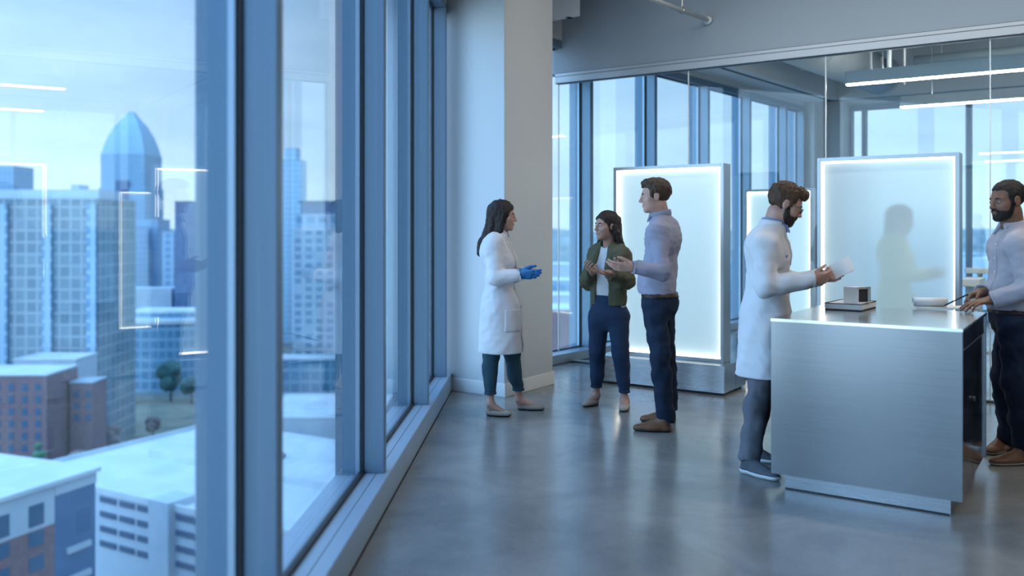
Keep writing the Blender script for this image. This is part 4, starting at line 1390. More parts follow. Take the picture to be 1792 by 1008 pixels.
        bv.wrinkle(0.0012, 260, (1, 1, 0.4), 5)
        bv.mesh('beard', HAIR[o.get('beard_mat', o['hair_mat'])], root, 5000, 1)
    # ---- glasses
    if o.get('glasses'):
        mb = MB()
        fr = None
        for s in (-1, 1):
            ring = []
            for i in range(25):
                a = 2 * math.pi * i / 24
                ring.append(H(0.100 * hk, (s * 0.034 + 0.023 * math.cos(a)) * hk, (0.000 + 0.0165 * math.sin(a)) * hk) - base)
            mb.tube(ring, 0.0018, 6, cap=False)
            mb.tube([H(0.099 * hk, s * 0.056 * hk, 0.006 * hk) - base, H(0.060 * hk, s * 0.074 * hk, 0.008 * hk) - base, H(-0.004, s * 0.083 * hk, 0.006) - base], 0.0019, 6)
        mb.tube([H(0.101 * hk, -0.012 * hk, 0.004 * hk) - base, H(0.105 * hk, 0, 0.007 * hk) - base, H(0.101 * hk, 0.012 * hk, 0.004 * hk) - base], 0.0018, 6)
        fr = mb.build('glasses', M['spectacle'], root, smooth=True)
        for s in (-1, 1):
            lb = MB(); n0 = []
            c0, c1 = H(0.0995 * hk, s * 0.034 * hk, 0) - base, H(0.1005 * hk, s * 0.034 * hk, 0) - base
            ringa = [H(0.0995 * hk, (s * 0.034 + 0.0225 * math.cos(2 * math.pi * i / 20)) * hk, 0.016 * math.sin(2 * math.pi * i / 20) * hk) - base for i in range(20)]
            ringb = [p_ + H.f * 0.001 for p_ in ringa]
            lb.add(ringa + ringb, [tuple(range(20))[::-1], tuple(range(20, 40))] + [(i, (i + 1) % 20, 20 + (i + 1) % 20, 20 + i) for i in range(20)])
            lb.build('lens', M['lens'], fr)
    # ---- gloves
    if o.get('gloves'):
        for s in 'lr':
            g = Vol(*bounds([J['wrist_' + s] + nv(o['hand_' + s]['d']) * 0.08], 0.17), 0.0035)
            for shp, b in hands[s]:
                g.add(shp, b, 0.0018)
            w_ = J['wrist_' + s]
            dd = nv(o['hand_' + s]['d'])
            g.add(cap(w_ - dd * 0.03, w_ + dd * 0.01, 0.031, 0.030), 0.01)
            g.mesh('glove', CLOTH['nitrile_blue'], root, 5000, 1)
    # ---- trousers
    tw = o.get('leg', 1.0)
    tv = Vol(*bounds([J[k] for k in ('pelvis', 'waist', 'hip_l', 'hip_r', 'knee_l', 'knee_r', 'ankle_l', 'ankle_r')], 0.20), 0.0065)
    wt = o.get('trouser_top', pelvis[2] + 0.12)
    tv.add(cap(pelvis + [0, 0, -0.02], np.array([waist[0], waist[1], wt + 0.05]), 0.158 * bw * (1.04 if fem else 1.0), 0.128 * bw, tf, 0.80), 0.03)
    tv.add(ell(pelvis - tf * 0.045 + [0, 0, -0.05], (0.10, 0.135 * bw, 0.10), np.stack([tf, tl, [0, 0, 1]])), 0.05)
    for s in 'lr':
        tv.add(cap(J['hip_' + s] + [0, 0, -0.03], J['knee_' + s], 0.092 * tw, 0.066 * tw), 0.035)
        tv.add(cap(J['knee_' + s], J['ankle_' + s] + [0, 0, o.get('cuff', 0.0)], 0.066 * tw, o.get('ankle_r', 0.052) * tw), 0.03)
        c_ = J['knee_' + s] * 0.6 + J['ankle_' + s] * 0.4
        tv.add(cap(c_ - tf * 0.018 + [0, 0, 0.06], c_ - tf * 0.010 + [0, 0, -0.06], 0.055 * tw, 0.05 * tw), 0.03)
    tv.wrinkle(o.get('leg_fold', 0.0028), 42, (0.7, 0.7, 1.5), 11)
    tv.wrinkle(o.get('leg_fold', 0.0028) * 0.45, 120, (0.8, 0.8, 1.6), 13)
    zc = [J['ankle_' + s][2] + o.get('cuff', 0.0) - o.get('hem_drop', 0.0) for s in 'lr']
    for s, z in zip('lr', zc):
        q = J['ankle_' + s]
        tv.cut(obox((q[0], q[1], z - 0.2), (0.16, 0.16, 0.2)), 0)
        tv.cut(cap((q[0], q[1], z - 0.02), (q[0], q[1], z + 0.03), o.get('ankle_r', 0.052) * tw - 0.007), 0.003)
    tv.plane((0, 0, o.get('trouser_cut', wt)), (0, 0, -1))
    trou = tv.mesh('trousers', CLOTH[o['trousers']], root, 16000, 2)
    for s in 'lr':                                   # hem band and pockets
        q = J['ankle_' + s]; z = zc['lr'.index(s)]
        tv.shell(0.004, obox((q[0], q[1], z + 0.012), (0.12, 0.12, 0.011))).mesh('hem', CLOTH[o['trousers']], trou, 1500, 1)
    if o.get('belt'):
        b = tv.shell(0.008, obox((pelvis[0], pelvis[1], wt - 0.024), (0.3, 0.3, 0.018)))
        bt = b.mesh('belt', CLOTH['belt_leather'], root, 3000, 1)
        q = None
    # ---- upper garments
    def trunk(grow, hem, sleeves=True, arm_to=1.0, flare=None, res=0.0065, amp=0.004, bulge=0.0, seed=1):
        g = Vol(*bounds([J[k] for k in ('pelvis', 'waist', 'chest', 'neck', 'sh_l', 'sh_r', 'el_l', 'el_r', 'wrist_l', 'wrist_r')] + [np.array([pelvis[0], pelvis[1], hem])], 0.24), res)
        g.add(cap(pelvis, waist, (0.150 if not fem else 0.152) * bw + grow, (0.140 if not fem else 0.122) * bw + grow, tf, 0.74), 0.03)
        g.add(cap(waist, chest, (0.140 if not fem else 0.122) * bw + grow, (0.162 if not fem else 0.140) * bw + grow, tf, 0.70), 0.05)
        g.add(ell(chest - tf * 0.035 + [0, 0, 0.05], (0.088 + grow, 0.150 * bw + grow, 0.145), np.stack([tf, tl, [0, 0, 1]])), 0.05)
        if fem:
            for s in (-1, 1):
                g.add(ell(chest + tf * 0.068 + tl * s * 0.062 + [0, 0, -0.035], (0.050 + grow, 0.062 + grow, 0.062 + grow)), 0.04)
        if bulge:
            g.add(ell((waist + pelvis) / 2 + tf * 0.05, (0.09 + bulge, 0.12, 0.12), np.stack([tf, tl, [0, 0, 1]])), 0.06)
        g.add(cap(J['sh_l'] - tl * 0.02 - [0, 0, 0.012], J['sh_r'] + tl * 0.02 - [0, 0, 0.012], sh_r * 0.9 + grow * 0.6, sh_r * 0.9 + grow * 0.6), 0.06)
        for s, sg in (('l', 1), ('r', -1)):
            g.add(cap(chest + tl * sg * 0.085 + [0, 0, 0.02], J['sh_' + s] - tl * sg * 0.01 - [0, 0, 0.03], 0.085 * bw + grow * 0.4, sh_r * 0.9 + grow * 0.5), 0.06)
            g.add(cap(neck + tl * sg * 0.03 + [0, 0, -0.02], J['sh_' + s], 0.050 + grow * 0.4, sh_r * 0.88 + grow * 0.5), 0.05)
        if flare is not None:
            w0, w1, rat = flare
            g.add(cap(pelvis, np.array([(J['knee_l'][0] + J['knee_r'][0]) / 2 + o.get('hem_dx', 0.0), (J['knee_l'][1] + J['knee_r'][1]) / 2, hem - 0.05]), w0, w1, tf, rat), 0.05)
        if sleeves:
            for s in 'lr':
                a, e, w_ = J['sh_' + s], J['el_' + s], J['wrist_' + s]
                w2 = e + (w_ - e) * arm_to
                g.add(cap(a - [0, 0, 0.012], e, sh_r * 0.94 + grow * 0.6, (0.048 if not fem else 0.043) + grow * 0.8), 0.055)
                g.add(cap(e, w2, (0.050 if not fem else 0.044) + grow * 0.8, o.get('cuff_r', 0.038) + grow * 0.5), 0.025)
        g.wrinkle(amp, 40, (1, 1, 0.8), seed)
        g.wrinkle(amp * 0.5, 110, (1, 1, 1.2), seed + 1)
        if sleeves:
            for s in 'lr':
                e, w_ = J['el_' + s], J['wrist_' + s]
                dd = nv(w_ - e)
                w2 = e + (w_ - e) * arm_to
                g.cut(cap(w2 + dd * 0.058, w2 + dd * 0.13, 0.060), 0)
                g.cut(cap(w2 + dd * 0.050, w2 + dd * 0.2, o.get('cuff_r', 0.038) + grow * 0.5 - 0.009), 0.002)
        g.plane((0, 0, hem), (0, 0, 1))
        g.cut(cap((pelvis[0], pelvis[1], hem - 0.03), (pelvis[0], pelvis[1], hem + 0.02), 0.12 * bw + grow, 0.11 * bw, tf, 0.70), 0.004)
        nd = nv(nk - neck)
        g.cut(cap(neck + nd * 0.01 + tf * 0.01, neck + nd * 0.16 + tf * 0.02, 0.056 if not fem else 0.060, 0.075), 0.008)
        return g
    o['build_clothes'](dict(root=root, J=J, H=H, base=base, tf=tf, tl=tl, trunk=trunk, neck=neck, chest=chest, waist=waist, pelvis=pelvis, nk=nk, bw=bw))
    # ---- shoes
    for s in 'lr':
        heel, toe, f, l, L = feet[s]
        kind = o['shoes']
        sv = Vol(*bounds([heel, toe, heel + [0, 0, 0.13]], 0.09), 0.004)
        z = lambda h_: np.array([0, 0, h_])
        wd = 0.038 if fem else 0.043
        sv.add(cap(heel + f * 0.045 + z(0.030), heel + f * L * 0.45 + z(0.030), wd * 0.85, wd * 0.88, np.array([0, 0, 1.0]), 0.75), 0.02)
        sv.add(cap(heel + f * L * 0.45 + z(0.026), heel + f * (L - 0.055) + z(0.026), wd * 0.95, wd * 0.86, np.array([0, 0, 1.0]), 0.62), 0.03)
        sv.add(cap(heel + f * L * 0.6 + z(0.024), heel + f * (L - 0.032) + z(0.022), wd * 0.8, wd * 0.62, np.array([0, 0, 1.0]), 0.62), 0.03)
        if kind == 'flat':
            sv.add(cap(heel + f * 0.035 + z(0.03), heel + f * 0.035 + z(0.05), wd * 0.78, wd * 0.70), 0.02)
            sv.cut(cap(J['ankle_' + s] - f * 0.006 + z(0.05), heel + f * L * 0.60 + z(0.075), 0.030, 0.030, l, 1.0), 0.01)
        else:
            sv.add(cap(heel + f * 0.045 + z(0.03), heel + f * 0.055 + z(0.075), wd * 0.92, wd * 0.86), 0.02)
            sv.add(cap(heel + f * 0.06 + z(0.075), heel + f * L * 0.62 + z(0.034), wd * 0.80, wd * 0.70), 0.03)
            sv.cut(cap(J['ankle_' + s] + z(0.01), J['ankle_' + s] + z(0.1), 0.038, 0.045), 0.008)
        sv.plane((0, 0, 0.0005), (0, 0, 1))
        sh = Vol.__new__(Vol); sh.h, sh.lo, sh.n = sv.h, sv.lo, sv.n
        sh.d = sv.d.copy()
        sh.plane((0, 0, 0.010), (0, 0, 1))
        shoe = sh.mesh('shoe', CLOTH[o['shoe_mat']], root, 4500, 1)
        so_h = {'flat': 0.011, 'sneaker': 0.026, 'leather': 0.017}[kind]
        so = sv.shell(0.004, obox((heel + toe) / 2 + z(so_h / 2), (0.3, 0.3, so_h / 2)))
        so.d = np.minimum(so.d, np.maximum(sv.d, np.where(np.arange(sv.n[2])[None, None, :] * sv.h + sv.lo[2] < so_h * 0.6, -0.5, 0.5)).astype(np.float32))
        so.plane((0, 0, 0.0008), (0, 0, 1))
        so.mesh('sole', CLOTH[o['sole_mat']], shoe, 2500, 1)
        if kind != 'flat':
            for i in range(4):
                p_ = heel + f * (L * (0.36 + 0.085 * i)) + z(0.094 - 0.0135 * i)
                q_ = [p_ - l * 0.022 + z(-0.010) - base, p_ + z(0.004) - base, p_ + l * 0.022 + z(-0.010) - base]
                MB().tube(q_, 0.0032, 6).build('lace', CLOTH['white_rubber'] if kind == 'sneaker' else CLOTH['dark_rubber'], shoe, smooth=True)
    return root
# ---------------------------------------------------------------- the people
Z3 = lambda h: np.array([0.0, 0.0, h])

def collar(c, mat, r_in=0.068, h=0.020, lift=0.02, points=True, gap=25, name='collar', thick=0.0085, drop=0.055):
    nd = nv(c['nk'] - c['neck'])
    o = c['neck'] + nd * lift
    v = Vol(*bounds([o], 0.17), 0.0045)
    prev = None
    up = nv(nd * 0.9 + Z3(0.4))
    for a in range(gap, 361 - gap, 9):
        r = math.radians(a)
        # open at the front, higher at the nape
        p = o + c['tf'] * math.cos(r) * r_in * 1.05 + c['tl'] * math.sin(r) * r_in + up * (0.010 * (1 - math.cos(r)) * 0.8 - 0.012)
        if prev is not None:
            v.add(cap(prev - up * h * 0.3, p - up * h * 0.3, thick, thick, up, 2.0), 0.006)
            v.add(cap(prev + up * h * 0.4, p + up * h * 0.4, thick * 0.9, thick * 0.9, up, 1.9), 0.006)
        prev = p
    if points:
        for s in (-1, 1):
            r = math.radians(gap)
            p = o + c['tf'] * math.cos(r) * r_in * 1.1 + c['tl'] * s * math.sin(r) * r_in - up * 0.010
            v.add(cap(p, p + c['tf'] * 0.022 + c['tl'] * s * 0.030 - Z3(drop), 0.013, 0.006), 0.012)
    v.cut(cap(o - nd * 0.08, o + nd * 0.12, r_in - 0.008, r_in + 0.002), 0.004)
    return v.mesh(name, CLOTH[mat], c['root'], 3500, 1)

def cuffs(c, g, mat, to, parent, name='cuff', w=0.030):
    for s in 'lr':
        e, w_ = c['J']['el_' + s], c['J']['wrist_' + s]
        d = nv(w_ - e)
        p = e + (w_ - e) * to + d * (0.056 - w)
        k = g.shell(0.0045, cap(p + d * 0.004, p + d * (w + 0.002), 0.062, 0.062))
        k.plane(p, d)
        k.mesh(name, CLOTH[mat], parent, 1500, 1)

def lab_coat(mat, hem, flare, arm_to=0.93, under=None, button=True, amp=0.0045, seed=2, bulge=0.0):
    def f(c):
        tf, tl, ch, nk = c['tf'], c['tl'], c['chest'], c['neck']
        if under:
            s_ = c['trunk'](0.002, c['pelvis'][2] - 0.02, sleeves=False, seed=seed + 5)
            s_.mesh('shirt', CLOTH[under], c['root'], 8000, 1)
            collar(c, under, 0.064, 0.018, 0.030, True, 28)
        g = c['trunk'](0.020, hem, True, arm_to, flare, 0.0065, amp, bulge, seed)
        lo_v = ch + tf * 0.20 - Z3(0.075)
        v1 = nk + tf * 0.07 + Z3(0.03)
        g.cut(cap(v1, lo_v, 0.050, 0.006), 0.006)
        front = lambda z0, z1, wd: obox(np.array([c['pelvis'][0], c['pelvis'][1], (z0 + z1) / 2]) + tf * 0.18, (0.16, wd, (z1 - z0) / 2), np.stack([tf, tl, [0, 0, 1]]))
        # the front edge: a shallow line down to the waist, opening to the hem
        ln = Vol.__new__(Vol)
        zt = lo_v[2] + 0.01
        edge = g.d.copy()
        f_, lo_, hi_ = front(hem - 0.1, zt, 0.0045)
        s_, P = g.sub_box(lo_ - 0.02, hi_ + 0.02)
        g.d[s_] = np.maximum(g.d[s_], np.minimum(-f_(P), g.d[s_] + 0.014))
        g.cut((lambda P, a=c['pelvis'], hem=hem: np.abs((P - (a + tf * 0.0).astype(np.float32)) @ tl.astype(np.float32)) - np.maximum(0, (c['pelvis'][2] - 0.06 - P[..., 2])) * 0.12 + np.where((P - a.astype(np.float32)) @ tf.astype(np.float32) > 0.05, 0, 1), *front(hem - 0.1, c['pelvis'][2] - 0.05, 0.1)[1:]), 0)
        coat = g.mesh('lab_coat', CLOTH[mat], c['root'], 22000, 2)
        for s in (-1, 1):
            q0 = nk + tl * s * 0.060 + tf * 0.055 + Z3(0.01)
            q1 = lo_v + tl * s * 0.034 - tf * 0.05
            g.shell(0.007, cap(q0, q1, 0.030, 0.017)).mesh('lapel', CLOTH[mat], coat, 2500, 1)
            pz = c['pelvis'][2] - 0.01
            pc = c['pelvis'] + tl * s * 0.105 + tf * 0.10
            R = np.stack([nv(tf + tl * s * 0.5), nv(tl * s - tf * 0.5), [0, 0, 1]])
            g.shell(0.006, obox(np.array([pc[0], pc[1], pz - 0.07]), (0.12, 0.070, 0.085), R)).mesh('pocket', CLOTH[mat], coat, 1500, 1)
        c2 = ch + tl * 0.075 + tf * 0.12
        g.shell(0.005, obox(c2 + Z3(-0.03), (0.10, 0.048, 0.055), np.stack([tf, tl, [0, 0, 1]]))).mesh('pocket', CLOTH[mat], coat, 1200, 1)
        collar(c, mat, 0.076, 0.018, 0.018, False, 62)
        cuffs(c, g, mat, arm_to, coat, 'cuff', 0.045)
        if button:
            for k in range(3):
                p = np.array([c['waist'][0], c['waist'][1], lo_v[2] - 0.04 - 0.13 * k]) + tl * 0.022
                h = g_surface(g, p, tf)
                if h is not None:
                    MB().tube([h - c['base'] - tf * 0.002, h - c['base'] + tf * 0.003], 0.0085, 12).build('button', CLOTH['white_rubber'], coat)
        return g
    return f

def g_surface(g, p, d):
    """The surface point of field g met going from p along d."""
    for t in np.arange(0.0, 0.4, 0.004):
        q = p + d * t
        i = np.round((q - g.lo) / g.h).astype(int)
        if np.any(i < 0) or np.any(i >= g.n):
            return None
        if g.d[tuple(i)] > 0:
            return q
    return None

def shirt(mat, hem, arm_to=0.95, grow=0.012, amp=0.0055, seed=4, bulge=0.0, placket=True):
    def f(c):
        g = c['trunk'](grow, hem, True, arm_to, None, 0.0065, amp, bulge, seed)
        sh = g.mesh('shirt', CLOTH[mat], c['root'], 20000, 2)
        collar(c, mat, 0.066, 0.020, 0.026, True, 24)
        cuffs(c, g, mat, arm_to, sh, 'cuff', 0.050)
        if placket:
            z0, z1 = hem + 0.01, c['neck'][2] - 0.03
            g.shell(0.004, obox(np.array([c['waist'][0], c['waist'][1], (z0 + z1) / 2]) + c['tf'] * 0.17, (0.17, 0.016, (z1 - z0) / 2), np.stack([c['tf'], c['tl'], [0, 0, 1]]))).mesh('placket', CLOTH[mat], sh, 1500, 1)
            for k in range(5):
                h = g_surface(g, np.array([c['waist'][0], c['waist'][1], z0 + 0.05 + 0.085 * k]), c['tf'])
                if h is not None:
                    MB().tube([h - c['base'], h - c['base'] + c['tf'] * 0.007], 0.0055, 10).build('button', CLOTH['white_rubber'], sh)
    return f

def jacket_over_top(mat, hem, top_mat, top_hem):
    def f(c):
        tf, tl, nk, ch = c['tf'], c['tl'], c['neck'], c['chest']
        s_ = c['trunk'](0.008, top_hem, False, 1.0, None, 0.0065, 0.004, 0.0, 9)
        s_.mesh('top', CLOTH[top_mat], c['root'], 9000, 2)
        g = c['trunk'](0.022, hem, True, 0.90, None, 0.0065, 0.0055, 0.0, 6)
        # open front: a gap that widens from the neck to the hem
        def gap(P):
            a = np.abs((P - nk.astype(np.float32)) @ tl.astype(np.float32))
            depth = (P - nk.astype(np.float32)) @ tf.astype(np.float32)
            w = 0.032 + np.clip((nk[2] - P[..., 2]) * 0.075, 0, 0.06)
            return np.maximum(a - w, 0.03 - depth)
        g.cut((gap, np.array([nk[0], nk[1], hem]) - 0.3, np.array([nk[0], nk[1], nk[2]]) + 0.3), 0.006)
        jk = g.mesh('jacket', CLOTH[mat], c['root'], 18000, 2)
        for s in (-1, 1):
            q0 = nk + tl * s * 0.072 + tf * 0.05 + Z3(0.0)
            q1 = ch + tl * s * 0.075 + tf * 0.13 + Z3(0.01)
            g.shell(0.008, cap(q0, q1, 0.032, 0.026)).mesh('lapel', CLOTH[mat], jk, 2000, 1)
            p = ch + tl * s * 0.115 + tf * 0.10 - Z3(0.03)
            g.shell(0.005, obox(p, (0.10, 0.045, 0.040), np.stack([tf, tl, [0, 0, 1]]))).mesh('chest_pocket', CLOTH[mat], jk, 1200, 1)
        collar(c, mat, 0.074, 0.018, 0.014, False, 60)
        cuffs(c, g, mat, 0.90, jk, 'cuff', 0.035)
    return f

def foot(x0, y0, x1, y1):
    return np.array([x0, y0, 0.0]), np.array([x1, y1, 0.0])

def mix(a, b, t):
    return a * (1 - t) + b * t

# --- woman in a lab coat with blue gloves, by the column
J = dict(head=at(880, 378, 6.84), neck=at(872, 413, 6.84), chest=at(872, 452, 6.84), waist=at(874, 496, 6.84), pelvis=at(876, 540, 6.84),
         sh_r=at(863, 425, 6.70), sh_l=at(876, 424, 6.97), el_r=at(867, 487, 6.63), wrist_r=at(909, 480, 6.64), el_l=at(886, 487, 7.03), wrist_l=at(916, 478, 6.83),
         hip_r=at(868, 545, 6.79), hip_l=at(884, 545, 6.91), knee_r=at(860, 622, 6.785), knee_l=at(896, 617, 6.94),
         ankle_r=at(858, 703, 6.77), ankle_l=at(908, 696, 7.00))
J['heel_r'], J['toe_r'] = foot(-0.205, 6.79, 0.002, 6.745)
J['heel_l'], J['toe_l'] = foot(0.035, 7.015, 0.265, 6.985)
make_person('person in white lab coat and blue gloves, long dark hair, by the column', J, dict(
    female=True, skin='fair_skin', torso_yaw=-10, head_yaw=-6, head_pitch=-4, hk=0.95, build=0.98, hair_mat='dark_brown_hair', hair_thick=0.014, covers_ears=True, hairline=1.10,
    locks=[(Frame(J['head'], -6)(-0.045, 0, 0.02), at(862, 408, 6.84), 0.078, 0.066), (at(862, 408, 6.84), at(849, 428, 6.84), 0.066, 0.055),
           (at(849, 428, 6.84), at(842, 442, 6.84), 0.055, 0.034), (Frame(J['head'], -6)(0.012, -0.062, 0.02), at(872, 414, 6.77), 0.026, 0.030),
           (Frame(J['head'], -6)(0.012, 0.062, 0.02), at(874, 414, 6.92), 0.026, 0.030)],
    hand_r=dict(d=(0.96, 0.18, -0.06), n=(-0.1, 0.9, 0.1), t=(0, 0, 1), curl=(30, 34, 38, 42)), hand_l=dict(d=(0.97, -0.12, -0.10), n=(-0.1, -0.9, 0.2), t=(0, 0.1, 1), curl=(26, 30, 34, 38)),
    gloves=True, trousers='teal_denim', ankle_r=0.045, leg=0.92, cuff=0.055, trouser_cut=0.60, shoes='flat', shoe_mat='beige_suede', sole_mat='dark_rubber', cuff_r=0.040, hem_dx=-0.004,
    build_clothes=lab_coat('white_coat_cotton', 0.485, (0.176, 0.200, 0.90), 0.90, 'white_knit', amp=0.0032)))

# --- woman in an olive jacket
J = dict(head=at(1061, 395, 7.08), neck=at(1067, 430, 7.13), chest=at(1066, 462, 7.13), waist=at(1065, 500, 7.13), pelvis=at(1065, 541, 7.13),
         sh_l=at(1089, 444, 7.02), sh_r=at(1043, 443, 7.24), el_l=at(1097, 492, 6.97), wrist_l=at(1066, 478, 6.80), el_r=at(1027, 493, 7.22), wrist_r=at(1036, 475, 7.00),
         hip_l=at(1083, 550, 7.07), hip_r=at(1048, 550, 7.18), knee_l=at(1086, 622, 7.03), knee_r=at(1045, 615, 7.16), ankle_l=at(1093, 697, 7.05), ankle_r=at(1043, 688, 7.22))
J['heel_l'], J['toe_l'] = foot(0.915, 7.10, 0.868, 6.895)
J['heel_r'], J['toe_r'] = foot(0.705, 7.25, 0.570, 7.10)
H2 = Frame(J['head'], 204)
make_person('person in olive green jacket over white top and jeans, hands in front', J, dict(
    female=True, skin='olive_skin', torso_yaw=228, head_yaw=208, head_pitch=-2, hk=0.95, build=0.96, hair_mat='dark_brown_hair', hair_thick=0.010, covers_ears=False, hairline=1.13,
    locks=[(H2(-0.05, 0, 0.02), at(1077, 424, 7.16), 0.076, 0.060), (at(1077, 424, 7.16), at(1079, 436, 7.17), 0.058, 0.040), (H2(-0.035, 0.066, -0.03), at(1088, 428, 7.04), 0.030, 0.024), (H2(-0.03, -0.066, -0.02), at(1048, 424, 7.19), 0.026, 0.018)],
    hand_l=dict(d=(-0.88, -0.40, 0.10), n=(0.15, -0.2, 0.95), t=(0.5, -0.85, 0), curl=(24, 28, 32, 36)), hand_r=dict(d=(-0.42, -0.85, 0.22), n=(0.55, -0.2, 0.8), t=(-0.6, 0.3, 0.6), curl=(34, 38, 42, 46)),
    trousers='blue_denim', ankle_r=0.044, leg=0.98, cuff=0.045, shoes='flat', shoe_mat='beige_suede', sole_mat='dark_rubber', cuff_r=0.038,
    build_clothes=jacket_over_top('olive_cotton', 0.825, 'white_knit', 0.79)))

# --- man in a lilac shirt
J = dict(head=at(1146, 343, 6.40), neck=at(1157, 378, 6.43), chest=at(1159, 425, 6.43), waist=at(1155, 470, 6.42), pelvis=at(1153, 520, 6.42),
         sh_l=at(1150, 405, 6.26), sh_r=at(1168, 402, 6.59), el_l=at(1158, 476, 6.17), wrist_l=at(1106, 468, 6.12), el_r=at(1160, 474, 6.68), wrist_r=at(1113, 466, 6.50),
         hip_l=at(1147, 532, 6.34), hip_r=at(1159, 532, 6.50), knee_l=at(1155, 627, 6.28), knee_r=at(1163, 618, 6.53), ankle_l=at(1165, 732, 6.27), ankle_r=at(1172, 716, 6.56))
J['heel_l'], J['toe_l'] = foot(1.132, 6.25, 0.862, 6.295)
J['heel_r'], J['toe_r'] = foot(1.222, 6.555, 0.955, 6.59)
H3 = Frame(J['head'], 174)
make_person('person in lilac shirt, dark jeans and brown shoes, hands held out', J, dict(
    skin='light_skin', torso_yaw=164, head_yaw=174, head_pitch=-6, hk=1.0, build=1.02, hair_mat='brown_hair', hair_thick=0.013, short_cut=0.108, hair_add=lambda h: [ell(h(0.035, 0, 0.098), (0.055, 0.060, 0.034), h.R)],
    hand_l=dict(d=(-0.99, -0.02, 0.02), n=(0, 0.75, 0.6), t=(0.05, -0.5, 0.85), curl=(16, 18, 22, 26), thumb=0.35), hand_r=dict(d=(-0.97, -0.22, 0.05), n=(0, -0.5, 0.85), t=(0, 0.8, 0.5), curl=(18, 20, 24, 28)),
    trousers='dark_denim', trouser_top=0.985, ankle_r=0.062, leg=1.05, hem_drop=0.055, leg_fold=0.0055, belt=True, shoes='leather', shoe_mat='brown_leather', sole_mat='dark_rubber', cuff_r=0.042,
    build_clothes=shirt('lilac_shirt', 0.965, 0.90, 0.012, 0.0042, 4, 0.02)))

# --- bearded man in a lab coat at the counter
J = dict(head=at(1375, 357, 5.34), neck=at(1352, 396, 5.37), chest=at(1345, 450, 5.39), waist=at(1342, 502, 5.40), pelvis=at(1340, 556, 5.40),
         sh_r=at(1338, 430, 5.21), sh_l=at(1355, 428, 5.55), el_r=at(1340, 500, 5.13), wrist_r=at(1420, 489, 5.14), el_l=at(1366, 494, 5.60), wrist_l=at(1436, 486, 5.34),
         hip_r=at(1333, 566, 5.34), hip_l=at(1345, 566, 5.47), knee_r=at(1330, 672, 5.31), knee_l=at(1345, 666, 5.48),
         ankle_r=np.array([1.400, 5.200, 0.092]), ankle_l=np.array([1.49, 5.52, 0.092]))
J['heel_r'], J['toe_r'] = foot(1.360, 5.235, 1.520, 5.015)
J['heel_l'], J['toe_l'] = foot(1.45, 5.55, 1.62, 5.39)
P4J = J
make_person('bearded person in white lab coat and glasses reading papers at the counter', J, dict(
    skin='light_skin', torso_yaw=-10, head_yaw=-8, head_pitch=-28, hk=0.99, build=1.0, look=-0.003, hair_mat='chestnut_hair', hair_thick=0.014, hair_amp=0.0045, short_cut=0.108,
    hair_add=lambda h: [ell(h(0.055, 0, 0.095), (0.050, 0.058, 0.036), h.R)], beard=0.006, beard_mat='dark_brown_hair', glasses=True,
    hand_r=dict(d=(0.97, 0.12, 0.08), n=(0.05, 0.85, 0.35), t=(-0.1, -0.3, 0.9), curl=(38, 40, 42, 44), thumb=0.9), hand_l=dict(d=(0.95, -0.30, 0.10), n=(0, -0.7, 0.6), t=(0, 0.6, 0.75), curl=(30, 34, 38, 42), thumb=0.9),
    trousers='grey_trouser', ankle_r=0.062, leg=1.02, hem_drop=0.052, leg_fold=0.0045, trouser_cut=0.66, shoes='sneaker', shoe_mat='grey_mesh', sole_mat='white_rubber', cuff_r=0.042,
    build_clothes=lab_coat('white_coat_cotton', 0.545, (0.180, 0.198, 0.88), 0.94, 'blue_collar', amp=0.0040, seed=21)))

# the papers in his hands
c = at(1470, 470, 5.25)
t = thing('paper_booklet', 'thin open booklet of white papers held by the bearded person at the counter', 'booklet', tuple(c))
ud, vd = nv((0.80, 0.12, 0.34)), nv((-0.30, 0.35, 0.88))
nd_ = nv(np.cross(ud, vd))
for k, (off, sp_) in enumerate(((0.0, 0.0), (0.008, 0.10), (0.016, 0.22))):
    vs = []
    u2 = nv(ud * math.cos(sp_) + nd_ * math.sin(sp_))
    for i in range(7):
        for j in range(2):
            b_ = 0.012 * math.sin(i / 6 * math.pi)
            p_ = u2 * (0.125 * i / 6 - 0.050) + vd * (0.090 * j - 0.046) + nd_ * (b_ + off * 0.4)
            vs.append(p_)
    n_ = len(vs)
    vs = vs + [p_ - nd_ * 0.0012 for p_ in vs]
    fs = []
    for i in range(6):
        a0 = 2 * i
        fs += [(a0, a0 + 1, a0 + 3, a0 + 2), (n_ + a0, n_ + a0 + 2, n_ + a0 + 3, n_ + a0 + 1)]
        fs += [(a0, a0 + 2, n_ + a0 + 2, n_ + a0), (a0 + 1, n_ + a0 + 1, n_ + a0 + 3, a0 + 3)]
    fs += [(0, n_, n_ + 1, 1), (12, 13, n_ + 13, n_ + 12)]
    MB().add(vs, fs).build('page', M['paper'], t, smooth=False)

